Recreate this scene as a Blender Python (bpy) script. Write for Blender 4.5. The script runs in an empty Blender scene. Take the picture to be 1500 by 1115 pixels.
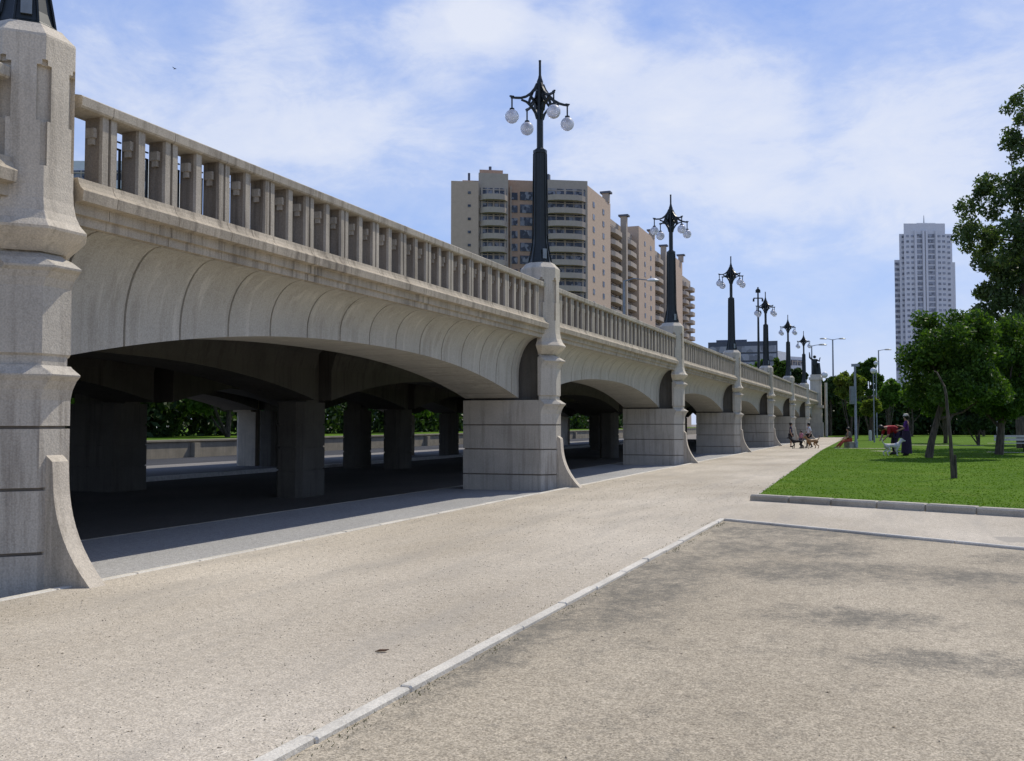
import bpy, bmesh, math, random
from mathutils import Vector, Matrix
random.seed(7)
R = random.Random(11)
sc = bpy.context.scene
COL = sc.collection
# ------------------------------------------------------------------ camera frame (used to measure places)
YAW = math.radians(20.94); PIT = math.radians(2.455); EYE = 1.52; FOC = 1458.0
FH = Vector((-math.sin(YAW), math.cos(YAW), 0)); RH = Vector((math.cos(YAW), math.sin(YAW), 0))
def W(px, d, z=0.0):
    """ground place seen d metres ahead under photo column px"""
    p = FH * d + RH * (d * (px - 750) / FOC)
    return Vector((p.x, p.y, z))
def HT(py, d):
    return EYE + (620 - py) / FOC * d
# ------------------------------------------------------------------ mesh helper
class MB:
    def __init__(s): s.v = []; s.f = []; s.m = []
    def add(s, vs, fs, mi=0):
        o = len(s.v); s.v += [tuple(v) for v in vs]
        for f in fs: s.f.append(tuple(o + i for i in f)); s.m.append(mi)
    def box(s, x0, x1, y0, y1, z0, z1, mi=0):
        s.add([(x0,y0,z0),(x1,y0,z0),(x1,y1,z0),(x0,y1,z0),(x0,y0,z1),(x1,y0,z1),(x1,y1,z1),(x0,y1,z1)],
              [(0,3,2,1),(4,5,6,7),(0,1,5,4),(1,2,6,5),(2,3,7,6),(3,0,4,7)], mi)
    def obox(s, c, ux, uy, hx, hy, z0, z1, mi=0):
        c = Vector(c); ux = Vector(ux); uy = Vector(uy); P = []
        for z in (z0, z1):
            for a, b in ((-1,-1),(1,-1),(1,1),(-1,1)):
                p = c + ux*hx*a + uy*hy*b; P.append((p.x, p.y, z))
        s.add(P, [(0,3,2,1),(4,5,6,7),(0,1,5,4),(1,2,6,5),(2,3,7,6),(3,0,4,7)], mi)
    def prism(s, poly, z0, z1, mi=0):
        n = len(poly)
        s.add([(p[0],p[1],z0) for p in poly]+[(p[0],p[1],z1) for p in poly],
              [tuple(range(n-1,-1,-1)), tuple(range(n,2*n))]+[(i,(i+1)%n,n+(i+1)%n,n+i) for i in range(n)], mi)
    def loft(s, rings, caps=True, closed=True, mi=0):
        n = len(rings[0]); V = [p for r in rings for p in r]; F = []
        for k in range(len(rings)-1):
            for i in range(n if closed else n-1):
                j = (i+1) % n
                F.append((k*n+i, k*n+j, (k+1)*n+j, (k+1)*n+i))
        if caps:
            F.append(tuple(range(n-1,-1,-1))); F.append(tuple((len(rings)-1)*n+i for i in range(n)))
        s.add(V, F, mi)
    def lathe(s, prof, n=12, c=(0,0,0), ph=0.0, mi=0):
        s.loft([[(c[0]+r*math.cos(ph+2*math.pi*i/n), c[1]+r*math.sin(ph+2*math.pi*i/n), c[2]+z) for i in range(n)] for r, z in prof], mi=mi)
    def tube(s, pts, rad, n=7, mi=0):
        pts = [Vector(p) for p in pts]; rings = []
        for i, p in enumerate(pts):
            d = (pts[min(i+1,len(pts)-1)] - pts[max(i-1,0)]).normalized()
            a = d.orthogonal().normalized() if abs(d.z) > .95 else d.cross(Vector((0,0,1))).normalized()
            if abs(d.z) > .95: a = (Vector((1,0,0)) - d*d.x).normalized()
            b = d.cross(a); r = rad[i] if hasattr(rad,'__len__') else rad
            rings.append([p + a*r*math.cos(2*math.pi*k/n) + b*r*math.sin(2*math.pi*k/n) for k in range(n)])
        s.loft(rings, mi=mi)
    def sphere(s, c, r, n=14, m=9, sq=1.0, mi=0):
        s.lathe([(max(.0005,r*math.sin(math.pi*k/m)), -r*sq*math.cos(math.pi*k/m)) for k in range(m+1)], n, c, mi=mi)
    def build(s, name, mats, parent=None, loc=(0,0,0), smooth=False, world=False):
        me = bpy.data.meshes.new(name); me.from_pydata(s.v, [], s.f)
        if not isinstance(mats, (list, tuple)): mats = [mats]
        for m in mats: me.materials.append(m)
        if len(mats) > 1: me.polygons.foreach_set('material_index', s.m)
        if 5 < len(s.f) < 60000:
            bm = bmesh.new(); bm.from_mesh(me); bmesh.ops.recalc_face_normals(bm, faces=bm.faces[:]); bm.to_mesh(me); bm.free()
        if smooth:
            me.polygons.foreach_set('use_smooth', [True]*len(me.polygons))
            me.set_sharp_from_angle(angle=math.radians(40))
        me.update()
        o = bpy.data.objects.new(name, me); COL.objects.link(o); o.location = loc
        if parent:
            o.parent = parent
            if world: o.location = Vector(loc) - wloc(parent)
        return o
def wloc(o):
    p = Vector(o.location)
    while o.parent: o = o.parent; p += Vector(o.location)
    return p
def tag(o, label=None, cat=None, group=None, kind=None):
    if label: o['label'] = label
    if cat: o['category'] = cat
    if group: o['group'] = group
    if kind: o['kind'] = kind
    return o
def thing(name, loc, label, cat, group=None, rz=0.0):
    o = bpy.data.objects.new(name, None); o.empty_display_size = .3; COL.objects.link(o); o.location = loc; o.rotation_euler.z = rz
    return tag(o, label, cat, group)
def copy_tree(o, parent=None):
    c = o.copy(); COL.objects.link(c); c.parent = parent
    for ch in list(o.children): copy_tree(ch, c)
    return c
# ------------------------------------------------------------------ materials
def mat(name):
    m = bpy.data.materials.new(name); m.use_nodes = True
    nt = m.node_tree; b = nt.nodes['Principled BSDF']; return m, nt, b
def N(nt, t, **kw):
    n = nt.nodes.new(t)
    for k, v in kw.items():
        if k in n.inputs: n.inputs[k].default_value = v
        else: setattr(n, k, v)
    return n
def ramp(nt, fac, stops):
    r = nt.nodes.new('ShaderNodeValToRGB'); e = r.color_ramp.elements
    while len(e) < len(stops): e.new(.5)
    for i, (p, c) in enumerate(stops):
        e[i].position = p; e[i].color = c if len(c) == 4 else (*c, 1)
    nt.links.new(fac, r.inputs[0]); return r.outputs[0]
def coord(nt, scale, obj=False):
    if obj: out = nt.nodes.new('ShaderNodeTexCoord').outputs['Object']
    else: out = nt.nodes.new('ShaderNodeNewGeometry').outputs['Position']
    mp = nt.nodes.new('ShaderNodeMapping'); mp.inputs['Scale'].default_value = scale
    nt.links.new(out, mp.inputs[0]); return mp.outputs[0]
def noise(nt, sc_, scale=(1,1,1), det=4.0, rough=.55, obj=False, off=None):
    n = N(nt, 'ShaderNodeTexNoise', Scale=sc_, Detail=det, Roughness=rough)
    c = coord(nt, scale, obj)
    if off: c.node.inputs['Location'].default_value = off
    nt.links.new(c, n.inputs['Vector']); return n.outputs[0]
def mix(nt, fac, a, b, mode='MIX'):
    n = nt.nodes.new('ShaderNodeMix'); n.data_type = 'RGBA'; n.blend_type = mode
    for s, v in ((n.inputs[0], fac), (n.inputs[6], a), (n.inputs[7], b)):
        if isinstance(v, (float, int)): s.default_value = v
        elif isinstance(v, tuple): s.default_value = (*v, 1) if len(v) == 3 else v
        else: nt.links.new(v, s)
    return n.outputs[2]
def math_(nt, op, a, b=0.0, clamp=False):
    n = nt.nodes.new('ShaderNodeMath'); n.operation = op; n.use_clamp = clamp
    for s, v in ((n.inputs[0], a), (n.inputs[1], b)):
        if isinstance(v, (float, int)): s.default_value = v
        else: nt.links.new(v, s)
    return n.outputs[0]
def bump(nt, b, h, st=.3, dist=.02):
    n = N(nt, 'ShaderNodeBump', Strength=st, Distance=dist); nt.links.new(h, n.inputs['Height']); nt.links.new(n.outputs[0], b.inputs['Normal'])
def plain(name, col, rough=.6, metal=0.0, spec=.3):
    m, nt, b = mat(name); n = noise(nt, 9.0, det=5)
    c = ramp(nt, n, [(.3, tuple(x*.82 for x in col)), (.7, tuple(min(1,x*1.12) for x in col))])
    nt.links.new(c, b.inputs['Base Color']); b.inputs['Roughness'].default_value = rough; b.inputs['Metallic'].default_value = metal
    b.inputs['Specular IOR Level'].default_value = spec; return m
def concrete(name, col, dark, streak=.5, blotch=.35, pale=0.0):
    """weathered cast stone: blotches, vertical rain streaks, pores"""
    m, nt, b = mat(name)
    base = ramp(nt, noise(nt, 1.3, det=6), [(.3, tuple(x*(1-blotch*.5) for x in col)), (.72, tuple(x*(1+blotch*.25) for x in col))])
    st = ramp(nt, noise(nt, 1.0, (7,7,.45), det=5, rough=.65), [(.50, (0,0,0)), (.66, (1,1,1))])
    st2 = ramp(nt, noise(nt, 1.0, (24,24,.9), det=3), [(.55, (0,0,0)), (.75, (1,1,1))])
    big = ramp(nt, noise(nt, .55, det=3), [(.35, (.25,.25,.25)), (.65, (1,1,1))])
    f = math_(nt, 'MULTIPLY', math_(nt, 'ADD', st, math_(nt, 'MULTIPLY', st2, .6), True), math_(nt, 'MULTIPLY', big, streak))
    c = mix(nt, f, base, dark)
    if pale:
        ps = ramp(nt, noise(nt, 1.0, (3,5.5,.3), det=4, off=(4,7,1)), [(.56,(0,0,0)),(.66,(1,1,1))])
        c = mix(nt, math_(nt,'MULTIPLY',ps,pale), c, tuple(x*1.42 for x in col))
    fine = noise(nt, 60, det=3)
    c = mix(nt, .35, c, ramp(nt, fine, [(.35, (.55,.55,.55)), (.65, (1.25,1.25,1.25))]), 'MULTIPLY')
    nt.links.new(c, b.inputs['Base Color']); b.inputs['Roughness'].default_value = .88; b.inputs['Specular IOR Level'].default_value = .2
    bump(nt, b, math_(nt, 'ADD', fine, math_(nt,'MULTIPLY', noise(nt, 8, det=5), 1.5)), .35, .012)
    return m
M = {}
M['pier'] = concrete('pier_stone', (.60,.53,.42), (.25,.215,.165), .6, .35)
M['cornice'] = concrete('cornice_stone', (.46,.395,.30), (.15,.125,.095), .9, .5)
M['cove'] = concrete('vault_concrete', (.43,.405,.345), (.29,.265,.22), .7, .18, .4)
M['block'] = concrete('base_panel', (.51,.465,.385), (.2,.17,.135), .6, .3)
M['parapet'] = concrete('parapet_stone', (.45,.40,.32), (.17,.14,.105), .9, .5)
M['side_shade'] = concrete('brown_side_shade_stone', (.27,.225,.17), (.11,.09,.065), .8, .4)  # brown stone, darkened further to paint in shade on baluster sides and backs
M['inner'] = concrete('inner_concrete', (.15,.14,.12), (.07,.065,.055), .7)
M['joint'] = plain('joint_groove', (.23,.20,.16), .95)  # recessed joints have a darker brown tone
M['iron'] = plain('lamp_iron', (.018,.022,.02), .42, .3, .5)
M['ironbox'] = plain('panel_metal', (.22,.24,.24), .4, .4)
M['grille'] = plain('dark_iron', (.02,.025,.025), .5)
m, nt, b = mat('globe_glass'); M['globe'] = m
c = ramp(nt, noise(nt, 5, det=2), [(.3,(.72,.72,.76)),(.7,(.86,.86,.9))]); nt.links.new(c, b.inputs['Base Color'])
b.inputs['Transmission Weight'].default_value = .45; b.inputs['Roughness'].default_value = .35; b.inputs['IOR'].default_value = 1.15
# sand path
def ground_mat(name, a, c2, dark, speck, dirt, grain=.25):
    m, nt, b = mat(name)
    big = noise(nt, .35, (1,.55,1), det=6)
    base = ramp(nt, big, [(.32, a), (.68, c2)])
    fine = noise(nt, 70, det=3, rough=.7); mid = noise(nt, 14, det=5, rough=.65)
    base = mix(nt, .6, base, ramp(nt, fine, [(.36,(.55,.54,.53)),(.5,(1,1,1)),(.66,(1.32,1.3,1.28))]), 'MULTIPLY')
    base = mix(nt, .5, base, ramp(nt, mid, [(.33,(.72,.71,.7)),(.66,(1.16,1.16,1.16))]), 'MULTIPLY')
    v2 = N(nt, 'ShaderNodeTexVoronoi', Scale=110.0); nt.links.new(coord(nt,(1,1,1)), v2.inputs['Vector'])
    bw = nt.nodes.new('ShaderNodeRGBToBW'); nt.links.new(v2.outputs['Color'], bw.inputs[0])
    base = mix(nt, grain, base, ramp(nt, bw.outputs[0], [(.2,(.45,.44,.42)),(.5,(1,1,1)),(.8,(1.5,1.5,1.5))]), 'MULTIPLY')
    vor = N(nt, 'ShaderNodeTexVoronoi', Scale=38.0); nt.links.new(coord(nt,(1,1,1)), vor.inputs['Vector'])
    sp = ramp(nt, vor.outputs['Distance'], [(.06,(1,1,1)),(.14,(0,0,0))])
    pick = ramp(nt, vor.outputs['Color'], [(.62,(0,0,0)),(.7,(1,1,1))])
    base = mix(nt, math_(nt,'MULTIPLY',math_(nt,'MULTIPLY',sp,pick), speck), base, (.10,.085,.07))
    if dirt: base = mix(nt, dirt(nt), base, dark)
    nt.links.new(base, b.inputs['Base Color']); b.inputs['Roughness'].default_value = .95; b.inputs['Specular IOR Level'].default_value = .12
    bump(nt, b, math_(nt,'ADD',fine,math_(nt,'MULTIPLY',mid,2.0)), .5, .012)
    return m
def blob(nt, x, y, rx, ry):
    """dark patch lying at a place of its own, ragged by noise"""
    g = nt.nodes.new('ShaderNodeNewGeometry'); s = nt.nodes.new('ShaderNodeSeparateXYZ'); nt.links.new(g.outputs['Position'], s.inputs[0])
    dx = math_(nt,'DIVIDE',math_(nt,'SUBTRACT',s.outputs[0],x),rx); dy = math_(nt,'DIVIDE',math_(nt,'SUBTRACT',s.outputs[1],y),ry)
    d = math_(nt,'ADD',math_(nt,'MULTIPLY',dx,dx),math_(nt,'MULTIPLY',dy,dy))
    return math_(nt,'SUBTRACT',1.0,d,True)
def dirt_plaza(nt):
    n = math_(nt,'ADD', math_(nt,'MULTIPLY', noise(nt, .9, (1.1,.6,1), det=8, rough=.72), .55), math_(nt,'MULTIPLY', noise(nt, 5.0, (1.1,.65,1), det=6, rough=.7), .45))
    acc = None
    for q in ((-2.2,9.5,.9,3.4),(-1.35,13.0,1.5,1.8),(-.6,10.9,1.7,1.2),(-2.1,14.8,1.0,1.3),(.8,11.2,1.2,.7),(1.9,12.6,1.4,1.0),(-.35,8.4,1.0,.6),(.6,7.1,1.2,.5),(-2.5,6.6,.3,2.4),(-.7,14.6,1.8,.7),(2.0,9.6,1.4,.5)):
        bl = blob(nt, *q); acc = bl if acc is None else math_(nt,'MAXIMUM',acc,bl)
    sp = math_(nt,'ADD', math_(nt,'MULTIPLY',math_(nt,'SUBTRACT',noise(nt, 24, det=4, rough=.7),.5),.42), math_(nt,'MULTIPLY',math_(nt,'SUBTRACT',noise(nt, 90, det=2, rough=.7),.5),.42))
    t = math_(nt,'ADD', math_(nt,'ADD', n, math_(nt,'MULTIPLY',acc,.2)), sp)
    return math_(nt,'MULTIPLY', ramp(nt, t, [(.54,(0,0,0)),(.76,(1,1,1))]), .85)
def dirt_and_spot_path(nt):
    n = noise(nt, 1.0, (2.2,.35,1), det=6, rough=.62, off=(3,1,0))
    streaks = math_(nt,'MULTIPLY', ramp(nt, n, [(.48,(0,0,0)),(.70,(1,1,1))]), .5)
    bl = math_(nt,'MULTIPLY', ramp(nt, math_(nt,'ADD',noise(nt,2.5,det=5),math_(nt,'MULTIPLY',blob(nt,1.75,14.6,.75,.55),.6)), [(.72,(0,0,0)),(.85,(1,1,1))]), .8)  # adds one darker spot to the path at the right
    return math_(nt,'MAXIMUM', streaks, bl)
M['path'] = ground_mat('sand_path', (.40,.35,.27), (.57,.51,.41), (.33,.30,.25), .5, dirt_and_spot_path, .35)
M['gravel'] = ground_mat('gravel_plaza', (.325,.28,.205), (.465,.405,.305), (.13,.122,.10), .8, dirt_plaza, .5)
M['earth'] = ground_mat('town_ground', (.20,.18,.15), (.27,.24,.20), (.12,.11,.1), .2, None)
M['pave'] = ground_mat('grey_pavement', (.31,.31,.305), (.41,.405,.39), (.2,.2,.2), .15, None)
M['paver'] = ground_mat('dark_pavers', (.045,.046,.05), (.065,.066,.07), (.035,.035,.037), .15, None)
M['asphalt'] = ground_mat('dark_asphalt', (.19,.18,.165), (.26,.245,.225), (.12,.12,.115), .3, None)
M['kerb'] = concrete('kerb_stone', (.63,.59,.50), (.33,.30,.25), .25, .45)
M['kerbgrey'] = concrete('grey_kerb', (.45,.41,.33), (.2,.18,.15), .4, .6)
m, nt, b = mat('lawn_green'); M['lawn'] = m
c = ramp(nt, noise(nt, .5, det=6), [(.3,(.066,.130,.012)),(.55,(.086,.158,.016)),(.75,(.115,.19,.022))])
dry = ramp(nt, noise(nt, .9, (1,.6,1), det=7, rough=.68, off=(5,2,0)), [(.54,(0,0,0)),(.74,(1,1,1))])
c = mix(nt, math_(nt,'MULTIPLY',dry,.4), c, (.17,.19,.035))
c = mix(nt, .6, c, ramp(nt, noise(nt, 45, det=4, rough=.7), [(.33,(.5,.55,.4)),(.5,(1,1,1)),(.68,(1.45,1.35,1.3))]), 'MULTIPLY')
nt.links.new(c, b.inputs['Base Color']); b.inputs['Roughness'].default_value = .9; b.inputs['Specular IOR Level'].default_value = .03
bump(nt, b, noise(nt, 40, det=4), .8, .03)
def leafmat(name, cols, trans=.35, spec=.14):
    m, nt, b = mat(name); out = nt.nodes['Material Output']
    g = nt.nodes.new('ShaderNodeNewGeometry')
    n = len(cols); c = ramp(nt, g.outputs['Random Per Island'], [(i/(n-1) if n>1 else 0, q) for i, q in enumerate(cols)])
    c = mix(nt, .5, c, ramp(nt, noise(nt, .9, det=3), [(.35,(.6,.65,.6)),(.65,(1.3,1.25,1.2))]), 'MULTIPLY')
    nt.links.new(c, b.inputs['Base Color']); b.inputs['Roughness'].default_value = .5; b.inputs['Specular IOR Level'].default_value = spec
    t = nt.nodes.new('ShaderNodeBsdfTranslucent'); nt.links.new(mix(nt, 1.0, c, (1.3,1.5,.6), 'MULTIPLY'), t.inputs[0])
    mx = nt.nodes.new('ShaderNodeMixShader'); mx.inputs[0].default_value = trans
    nt.links.new(b.outputs[0], mx.inputs[1]); nt.links.new(t.outputs[0], mx.inputs[2]); nt.links.new(mx.outputs[0], out.inputs[0]); return m
M['leaf_dark'] = leafmat('leaf_dark', [(.028,.058,.010),(.048,.095,.015),(.075,.135,.02),(.12,.185,.03)], .35)
M['leaf_grey'] = leafmat('leaf_grey', [(.04,.065,.022),(.065,.10,.034),(.095,.135,.05),(.15,.18,.08)], .35)
M['leaf_mid'] = leafmat('leaf_mid', [(.04,.085,.015),(.07,.135,.02),(.11,.185,.03)], .4)
M['leaf_yellow'] = leafmat('leaf_yellow', [(.09,.13,.02),(.13,.17,.03),(.18,.20,.035)], .4)
M['leaf_hedge'] = leafmat('leaf_hedge', [(.022,.042,.014),(.038,.068,.02),(.06,.10,.03)], .25)
M['grass'] = leafmat('grass_blade', [(.072,.135,.010),(.088,.158,.013),(.115,.185,.018)], .4, .04)
m, nt, b = mat('bark'); M['bark'] = m
c = ramp(nt, noise(nt, 1.0, (18,18,3), det=5), [(.35,(.035,.026,.018)),(.65,(.13,.10,.07))]); nt.links.new(c, b.inputs['Base Color']); b.inputs['Roughness'].default_value=.9
bump(nt, b, noise(nt, 1.0, (30,30,5), det=4), .7, .03)
m, nt, b = mat('pale_bark'); M['palebark'] = m
c = ramp(nt, noise(nt, 1.0, (9,9,3), det=5), [(.35,(.16,.14,.11)),(.65,(.38,.35,.30))]); nt.links.new(c, b.inputs['Base Color']); b.inputs['Roughness'].default_value=.85
M['tan'] = concrete('tan_render', (.54,.41,.295), (.42,.32,.235), .25, .15)
M['beige'] = concrete('beige_render', (.44,.37,.29), (.33,.275,.215), .25, .15)
M['orange'] = concrete('orange_render', (.48,.32,.22), (.3,.18,.12), .3, .2)
M['white_wall'] = concrete('white_render', (.70,.70,.69), (.58,.58,.58), .25, .15)
M['grey_wall'] = concrete('grey_cladding', (.12,.135,.165), (.08,.09,.1), .3, .15)
M['stone_wall'] = concrete('stone_wall', (.30,.265,.20), (.17,.16,.14), .6, .5)
M['dark_stone'] = concrete('dark_bank_wall', (.17,.15,.125), (.07,.07,.06), .6, .5)
M['bronze'] = plain('bronze', (.03,.035,.03), .5, .5)
M['steel'] = plain('grey_steel', (.26,.28,.29), .5, .3)
M['whitepaint'] = plain('white_paint', (.72,.72,.70), .5)
def glassmat(name, dk, lt, scale):
    m, nt, b = mat(name)
    br = N(nt, 'ShaderNodeTexVoronoi', Scale=scale); nt.links.new(coord(nt,(1,1,.7)), br.inputs['Vector'])
    c = ramp(nt, br.outputs['Color'], [(.35,dk),(.55,tuple(x*2 for x in dk)),(.78,lt)]); nt.links.new(c, b.inputs['Base Color'])
    b.inputs['Roughness'].default_value = .22; b.inputs['Specular IOR Level'].default_value = .4; return m
M['glass'] = glassmat('window_glass', (.022,.026,.035), (.22,.22,.23), 1.6)
M['glass_dark'] = glassmat('dark_glass', (.17,.18,.20), (.32,.33,.35), .8)
# ------------------------------------------------------------------ the arch bridge
S = 15.35; Y0 = 7.34; XL = -7.95; ZP = -.08
def yp(k): return Y0 + S*k
root = thing('arch_bridge', (-18, Y0, ZP), 'long beige concrete arch bridge with slotted parapet, octagonal piers and coved vaults', 'bridge')
def nose_plan(z, hw, back, nose, ch, ext, ins=0.0):
    n = nose + ext - ins; h = hw - ins; e = ch + ext*.0
    return [(back+ins,-h,z),(n-e-ext*.3,-h,z),(n,-h+e*.95+ext*.1,z),(n,h-e*.95-ext*.1,z),(n-e-ext*.3,h,z),(back+ins,h,z)]
def make_pier():
    nx = XL + .46; b = MB(); hw = .46; back = -9.78; ch = .29; r = []
    def lev(z, ext=0., ins=0.): r.append(nose_plan(z, hw, back, nx, ch, ext, ins))
    lev(-.3)
    for zj in (.38, .98, 1.56):
        lev(zj-.015); lev(zj-.012, 0, .03); lev(zj+.012, 0, .03); lev(zj+.015)
    lev(1.82); lev(1.92,.03); lev(2.0,.08); lev(2.045,.13); lev(2.06,.135); lev(2.13,.02); lev(2.15,0)
    b.loft(r)
    for i in range(len(b.f)-2):
        k = i//6
        if k in (1,2,3,5,6,7,9,10,11): b.m[i] = 1
    # upper body above the bearing ledge
    r = []; back = -7.86
    for z, e, i in ((2.152,0,.02),(2.24,0,.02),(2.262,0,0),(2.9,0,0),(2.98,.03,0),(3.04,.075,0),(3.07,.13,0),(3.09,.135,0),(3.165,.01,0),(3.2,-.03,.03),(3.25,-.06,.06)):
        r.append(nose_plan(z, hw*.98, back, nx, ch, e, i))
    b.loft(r)
    p = b.build('pier', [M['block'], M['joint']], root, (0,0,0))
    sw = MB(); sw.box(-9.70, -7.88, -.17, .17, 2.14, 3.66); sw.build('spandrel_wall', M['inner'], p)  # darker concrete puts the deep shade of this gap into the colour
    # octagonal shaft
    s = MB(); rings = []
    fl = .445; apo = fl/math.cos(math.pi/8)
    def octo(z, r_, notch=0., wd=.0):
        A = r_/math.cos(math.pi/8); pts = []; cor = [Vector((A*math.cos(math.pi/8+k*math.pi/4), A*math.sin(math.pi/8+k*math.pi/4))) for k in range(8)]
        for k in range(8):
            c = cor[k]; p0 = (cor[k-1]-c).normalized(); p1 = (cor[(k+1)%8]-c).normalized()
            w = max(wd, .004)
            inn = -c.normalized()*notch
            pts += [c+p0*w, c+p0*w+inn, c+p1*w+inn, c+p1*w] if notch else [c+p0*w, c+p0*w*.7, c+p1*w*.7, c+p1*w]
        rings.append([(XL+q.x if z > 3.9 else max(XL+q.x, -7.86+.0), q.y, z) for q in pts])
    for z, rr in ((3.24,.39),(3.30,.45),(3.37,.52),(3.43,.57),(3.455,.575),(3.475,.56),(3.53,.515),(3.62,.475),(3.74,.452),(3.86,.445)): octo(z, rr)
    octo(4.05,.445); octo(4.052,.445,.035,.035); octo(4.48,.445,.035,.035); octo(4.482,.445,.045,.075); octo(5.02,.445,.045,.075); octo(5.022,.445,.035,.03); octo(5.07,.445,.035,.03); octo(5.072,.445)
    octo(5.30,.445); octo(5.325,.44); octo(5.41,.36); octo(5.44,.335); octo(5.46,.32)
    s.loft(rings); s.build('pier_shaft', M['pier'], p)
    # curved buttress fin at the foot
    f = MB(); prof = []
    for i in range(13):
        t = i/12; z = .0 + 1.22*(1-t)
        x = nx + .085 + .56*(t**2.5)
        prof.append((x, z))
    ring = [[(nx-.06, y, 1.36), (nx-.06, y, -.06)] for y in (-.13,.13)]
    for sgn in (0,1):
        pass
    L = [(nx-.08,1.36),(nx+.075,1.235)] + prof[1:] + [(nx-.08,-.06)]
    f.loft([[(x, -.10, z) for x, z in L], [(x, .10, z) for x, z in L]])
    f.build('buttress', M['pier'], p)
    return p
pier = make_pier()
piers = [pier]
pier.location = Vector((0, yp(-1), ZP)) - root.location; piers[0].location = (18, yp(0)-Y0, 0)
for k in (-1,1,2,3,4,5,6):
    c = copy_tree(pier, root); c.location = (18, yp(k)-Y0, 0)
# rows of plain columns deeper under the deck
ROWS = [(-15.4,-14.0),(-20.9,-19.2),(-25.2,-23.7),(-28.4,-26.6)]
ZA = -.40
def column(hx, hy, name, m):
    b = MB(); r = []; z0 = -.5; zs = [(z0,0)]
    for zj in (.38,.98,1.56): zs += [(zj-.022,0),(zj-.02,.03),(zj+.02,.03),(zj+.022,0)]
    zs += [(2.15,0)]
    for z, i in zs:
        a, h, e = hx-i, hy-i, .14
        r.append([(-a,-h+e,z),(-a+e,-h,z),(a-e,-h,z),(a,-h+e,z),(a,h-e,z),(a-e,h,z),(-a+e,h,z),(-a,h-e,z)])
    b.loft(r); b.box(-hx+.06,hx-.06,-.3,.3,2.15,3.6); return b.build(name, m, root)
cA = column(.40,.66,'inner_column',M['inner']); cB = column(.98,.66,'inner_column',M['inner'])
outer = MB(); outer.prism([(-.42,-.3),(.5,-.3),(.5,.3),(-.42,.3)],-.5,2.1); outer.prism([(-.6,-.15),(-.42,-.3),(-.42,.3),(-.6,.15)],-.5,2.1)
for z0,z1,e in ((2.1,2.2,.07),(2.2,3.2,-.03),(3.2,3.3,.08),(3.3,5.3,-.08),(5.3,5.4,-.2)): outer.box(-.6-e,.3,-.3-e,.3+e,z0+.001,z1)
out0 = outer.build('outer_pier', M['pier'], root)
USED = set()
def put(src, x, k):
    if src.name in USED: o = src.copy(); COL.objects.link(o); o.parent = root
    else: o = src; USED.add(src.name)
    o.location = (x+18, yp(k)-Y0, 0)
for k in range(-1,8):
    put(cA, -14.67, k); put(out0, -27.3, k)
    if k == 1: put(cB, -21.2, k)
    else: put(cA, -19.78, k)
    if k == 2: put(cA, -21.75, k); put(cA, -26.0, k)
    else: put(cA, -24.4, k)
def zi(u):  # intrados height over the span, u in -1..1
    return 2.2 + .745*(1-abs(u)**2.25)
XB = -8.36; MOD = .97
def make_span():
    """front vault: soffit, coved face with recessed joints"""
    b = MB(); half = S/2-.40; ys = []
    n = 40
    base = [-half + 2*half*i/n for i in range(n+1)]
    joints = [(i-7)*MOD for i in range(15)]
    tag_ = {}
    for y in base:
        if all(abs(y-j) > .05 for j in joints): tag_[y] = 0
    for j in joints:
        if abs(j) < half-.1:
            for d, v in ((-.018,0),(-.014,1),(.014,1),(.018,0)): tag_[j+d] = v
    rings = []
    for y in sorted(tag_):
        z0 = zi(y/half); ins = .04*tag_[y]; ring = [(-9.75,y,3.66),(-9.75,y,z0+.0)]
        pts = [(XB,z0)]
        zc = max(z0+.12, 2.72)
        pts.append((XB,zc))
        for i in range(1,11):
            a = i/10*math.pi/2
            pts.append((XB+.50*(1-math.cos(a)), zc+(3.63-zc)*math.sin(a)))
        for q,(x,z) in enumerate(pts): ring.append((x-ins, y, z + (0 if q>0 else 0)))
        ring.append((-7.86,y,3.66))
        rings.append(ring)
    n_ = len(rings[0])
    b.loft(rings); ks = sorted(tag_)
    for i in range(len(b.f)-2):
        if tag_[ks[i//n_]] and tag_[ks[i//n_+1]]: b.m[i] = 1
    o = b.build('vault', [M['cove'], M['joint']], root)
    me = o.data; me.polygons.foreach_set('use_smooth',[True]*len(me.polygons)); me.set_sharp_from_angle(angle=math.radians(30))
    # cornice: two bands and the sloping sill
    c = MB(); h = S/2 - .40
    segs = [-h] + [j for j in joints if abs(j) < h-.2] + [h]
    for a, bb in zip(segs[:-1], segs[1:]):
        g = .004
        sec = [(-7.92,3.662),(-7.80,3.622),(-7.745,3.625),(-7.745,3.72),(-7.70,3.725),(-7.70,3.835),(-7.60,3.845),(-7.585,3.95),(-7.60,3.965),(-7.63,3.99),(-7.655,4.04),(-7.665,4.085),(-8.05,4.085),(-8.05,3.66)]
        c.loft([[(x,a+g,z) for x,z in sec],[(x,bb-g,z) for x,z in sec]])
    c.build('cornice', M['cornice'], o)
    # bearing of deck behind
    return o
sp = make_span(); sp.location = (18, S/2, 0)
for k in (-1,1,2,3,4,5,6):
    c = copy_tree(sp, root); c.location = (18, S*(k+.5), 0)
def make_rib(x0, x1, m):
    b = MB(); half = S/2-.4; rings = []
    for i in range(33):
        y = -half + 2*half*i/32; z0 = zi(y/half)
        rings.append([(x0,y,3.66),(x0,y,z0),(x1,y,z0),(x1,y,3.0 if z0<2.9 else z0+.1),(x1+.12,y,3.4),(x1+.4,y,3.66)])
    b.loft(rings); return b.build('arch_rib', m, root)
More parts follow.
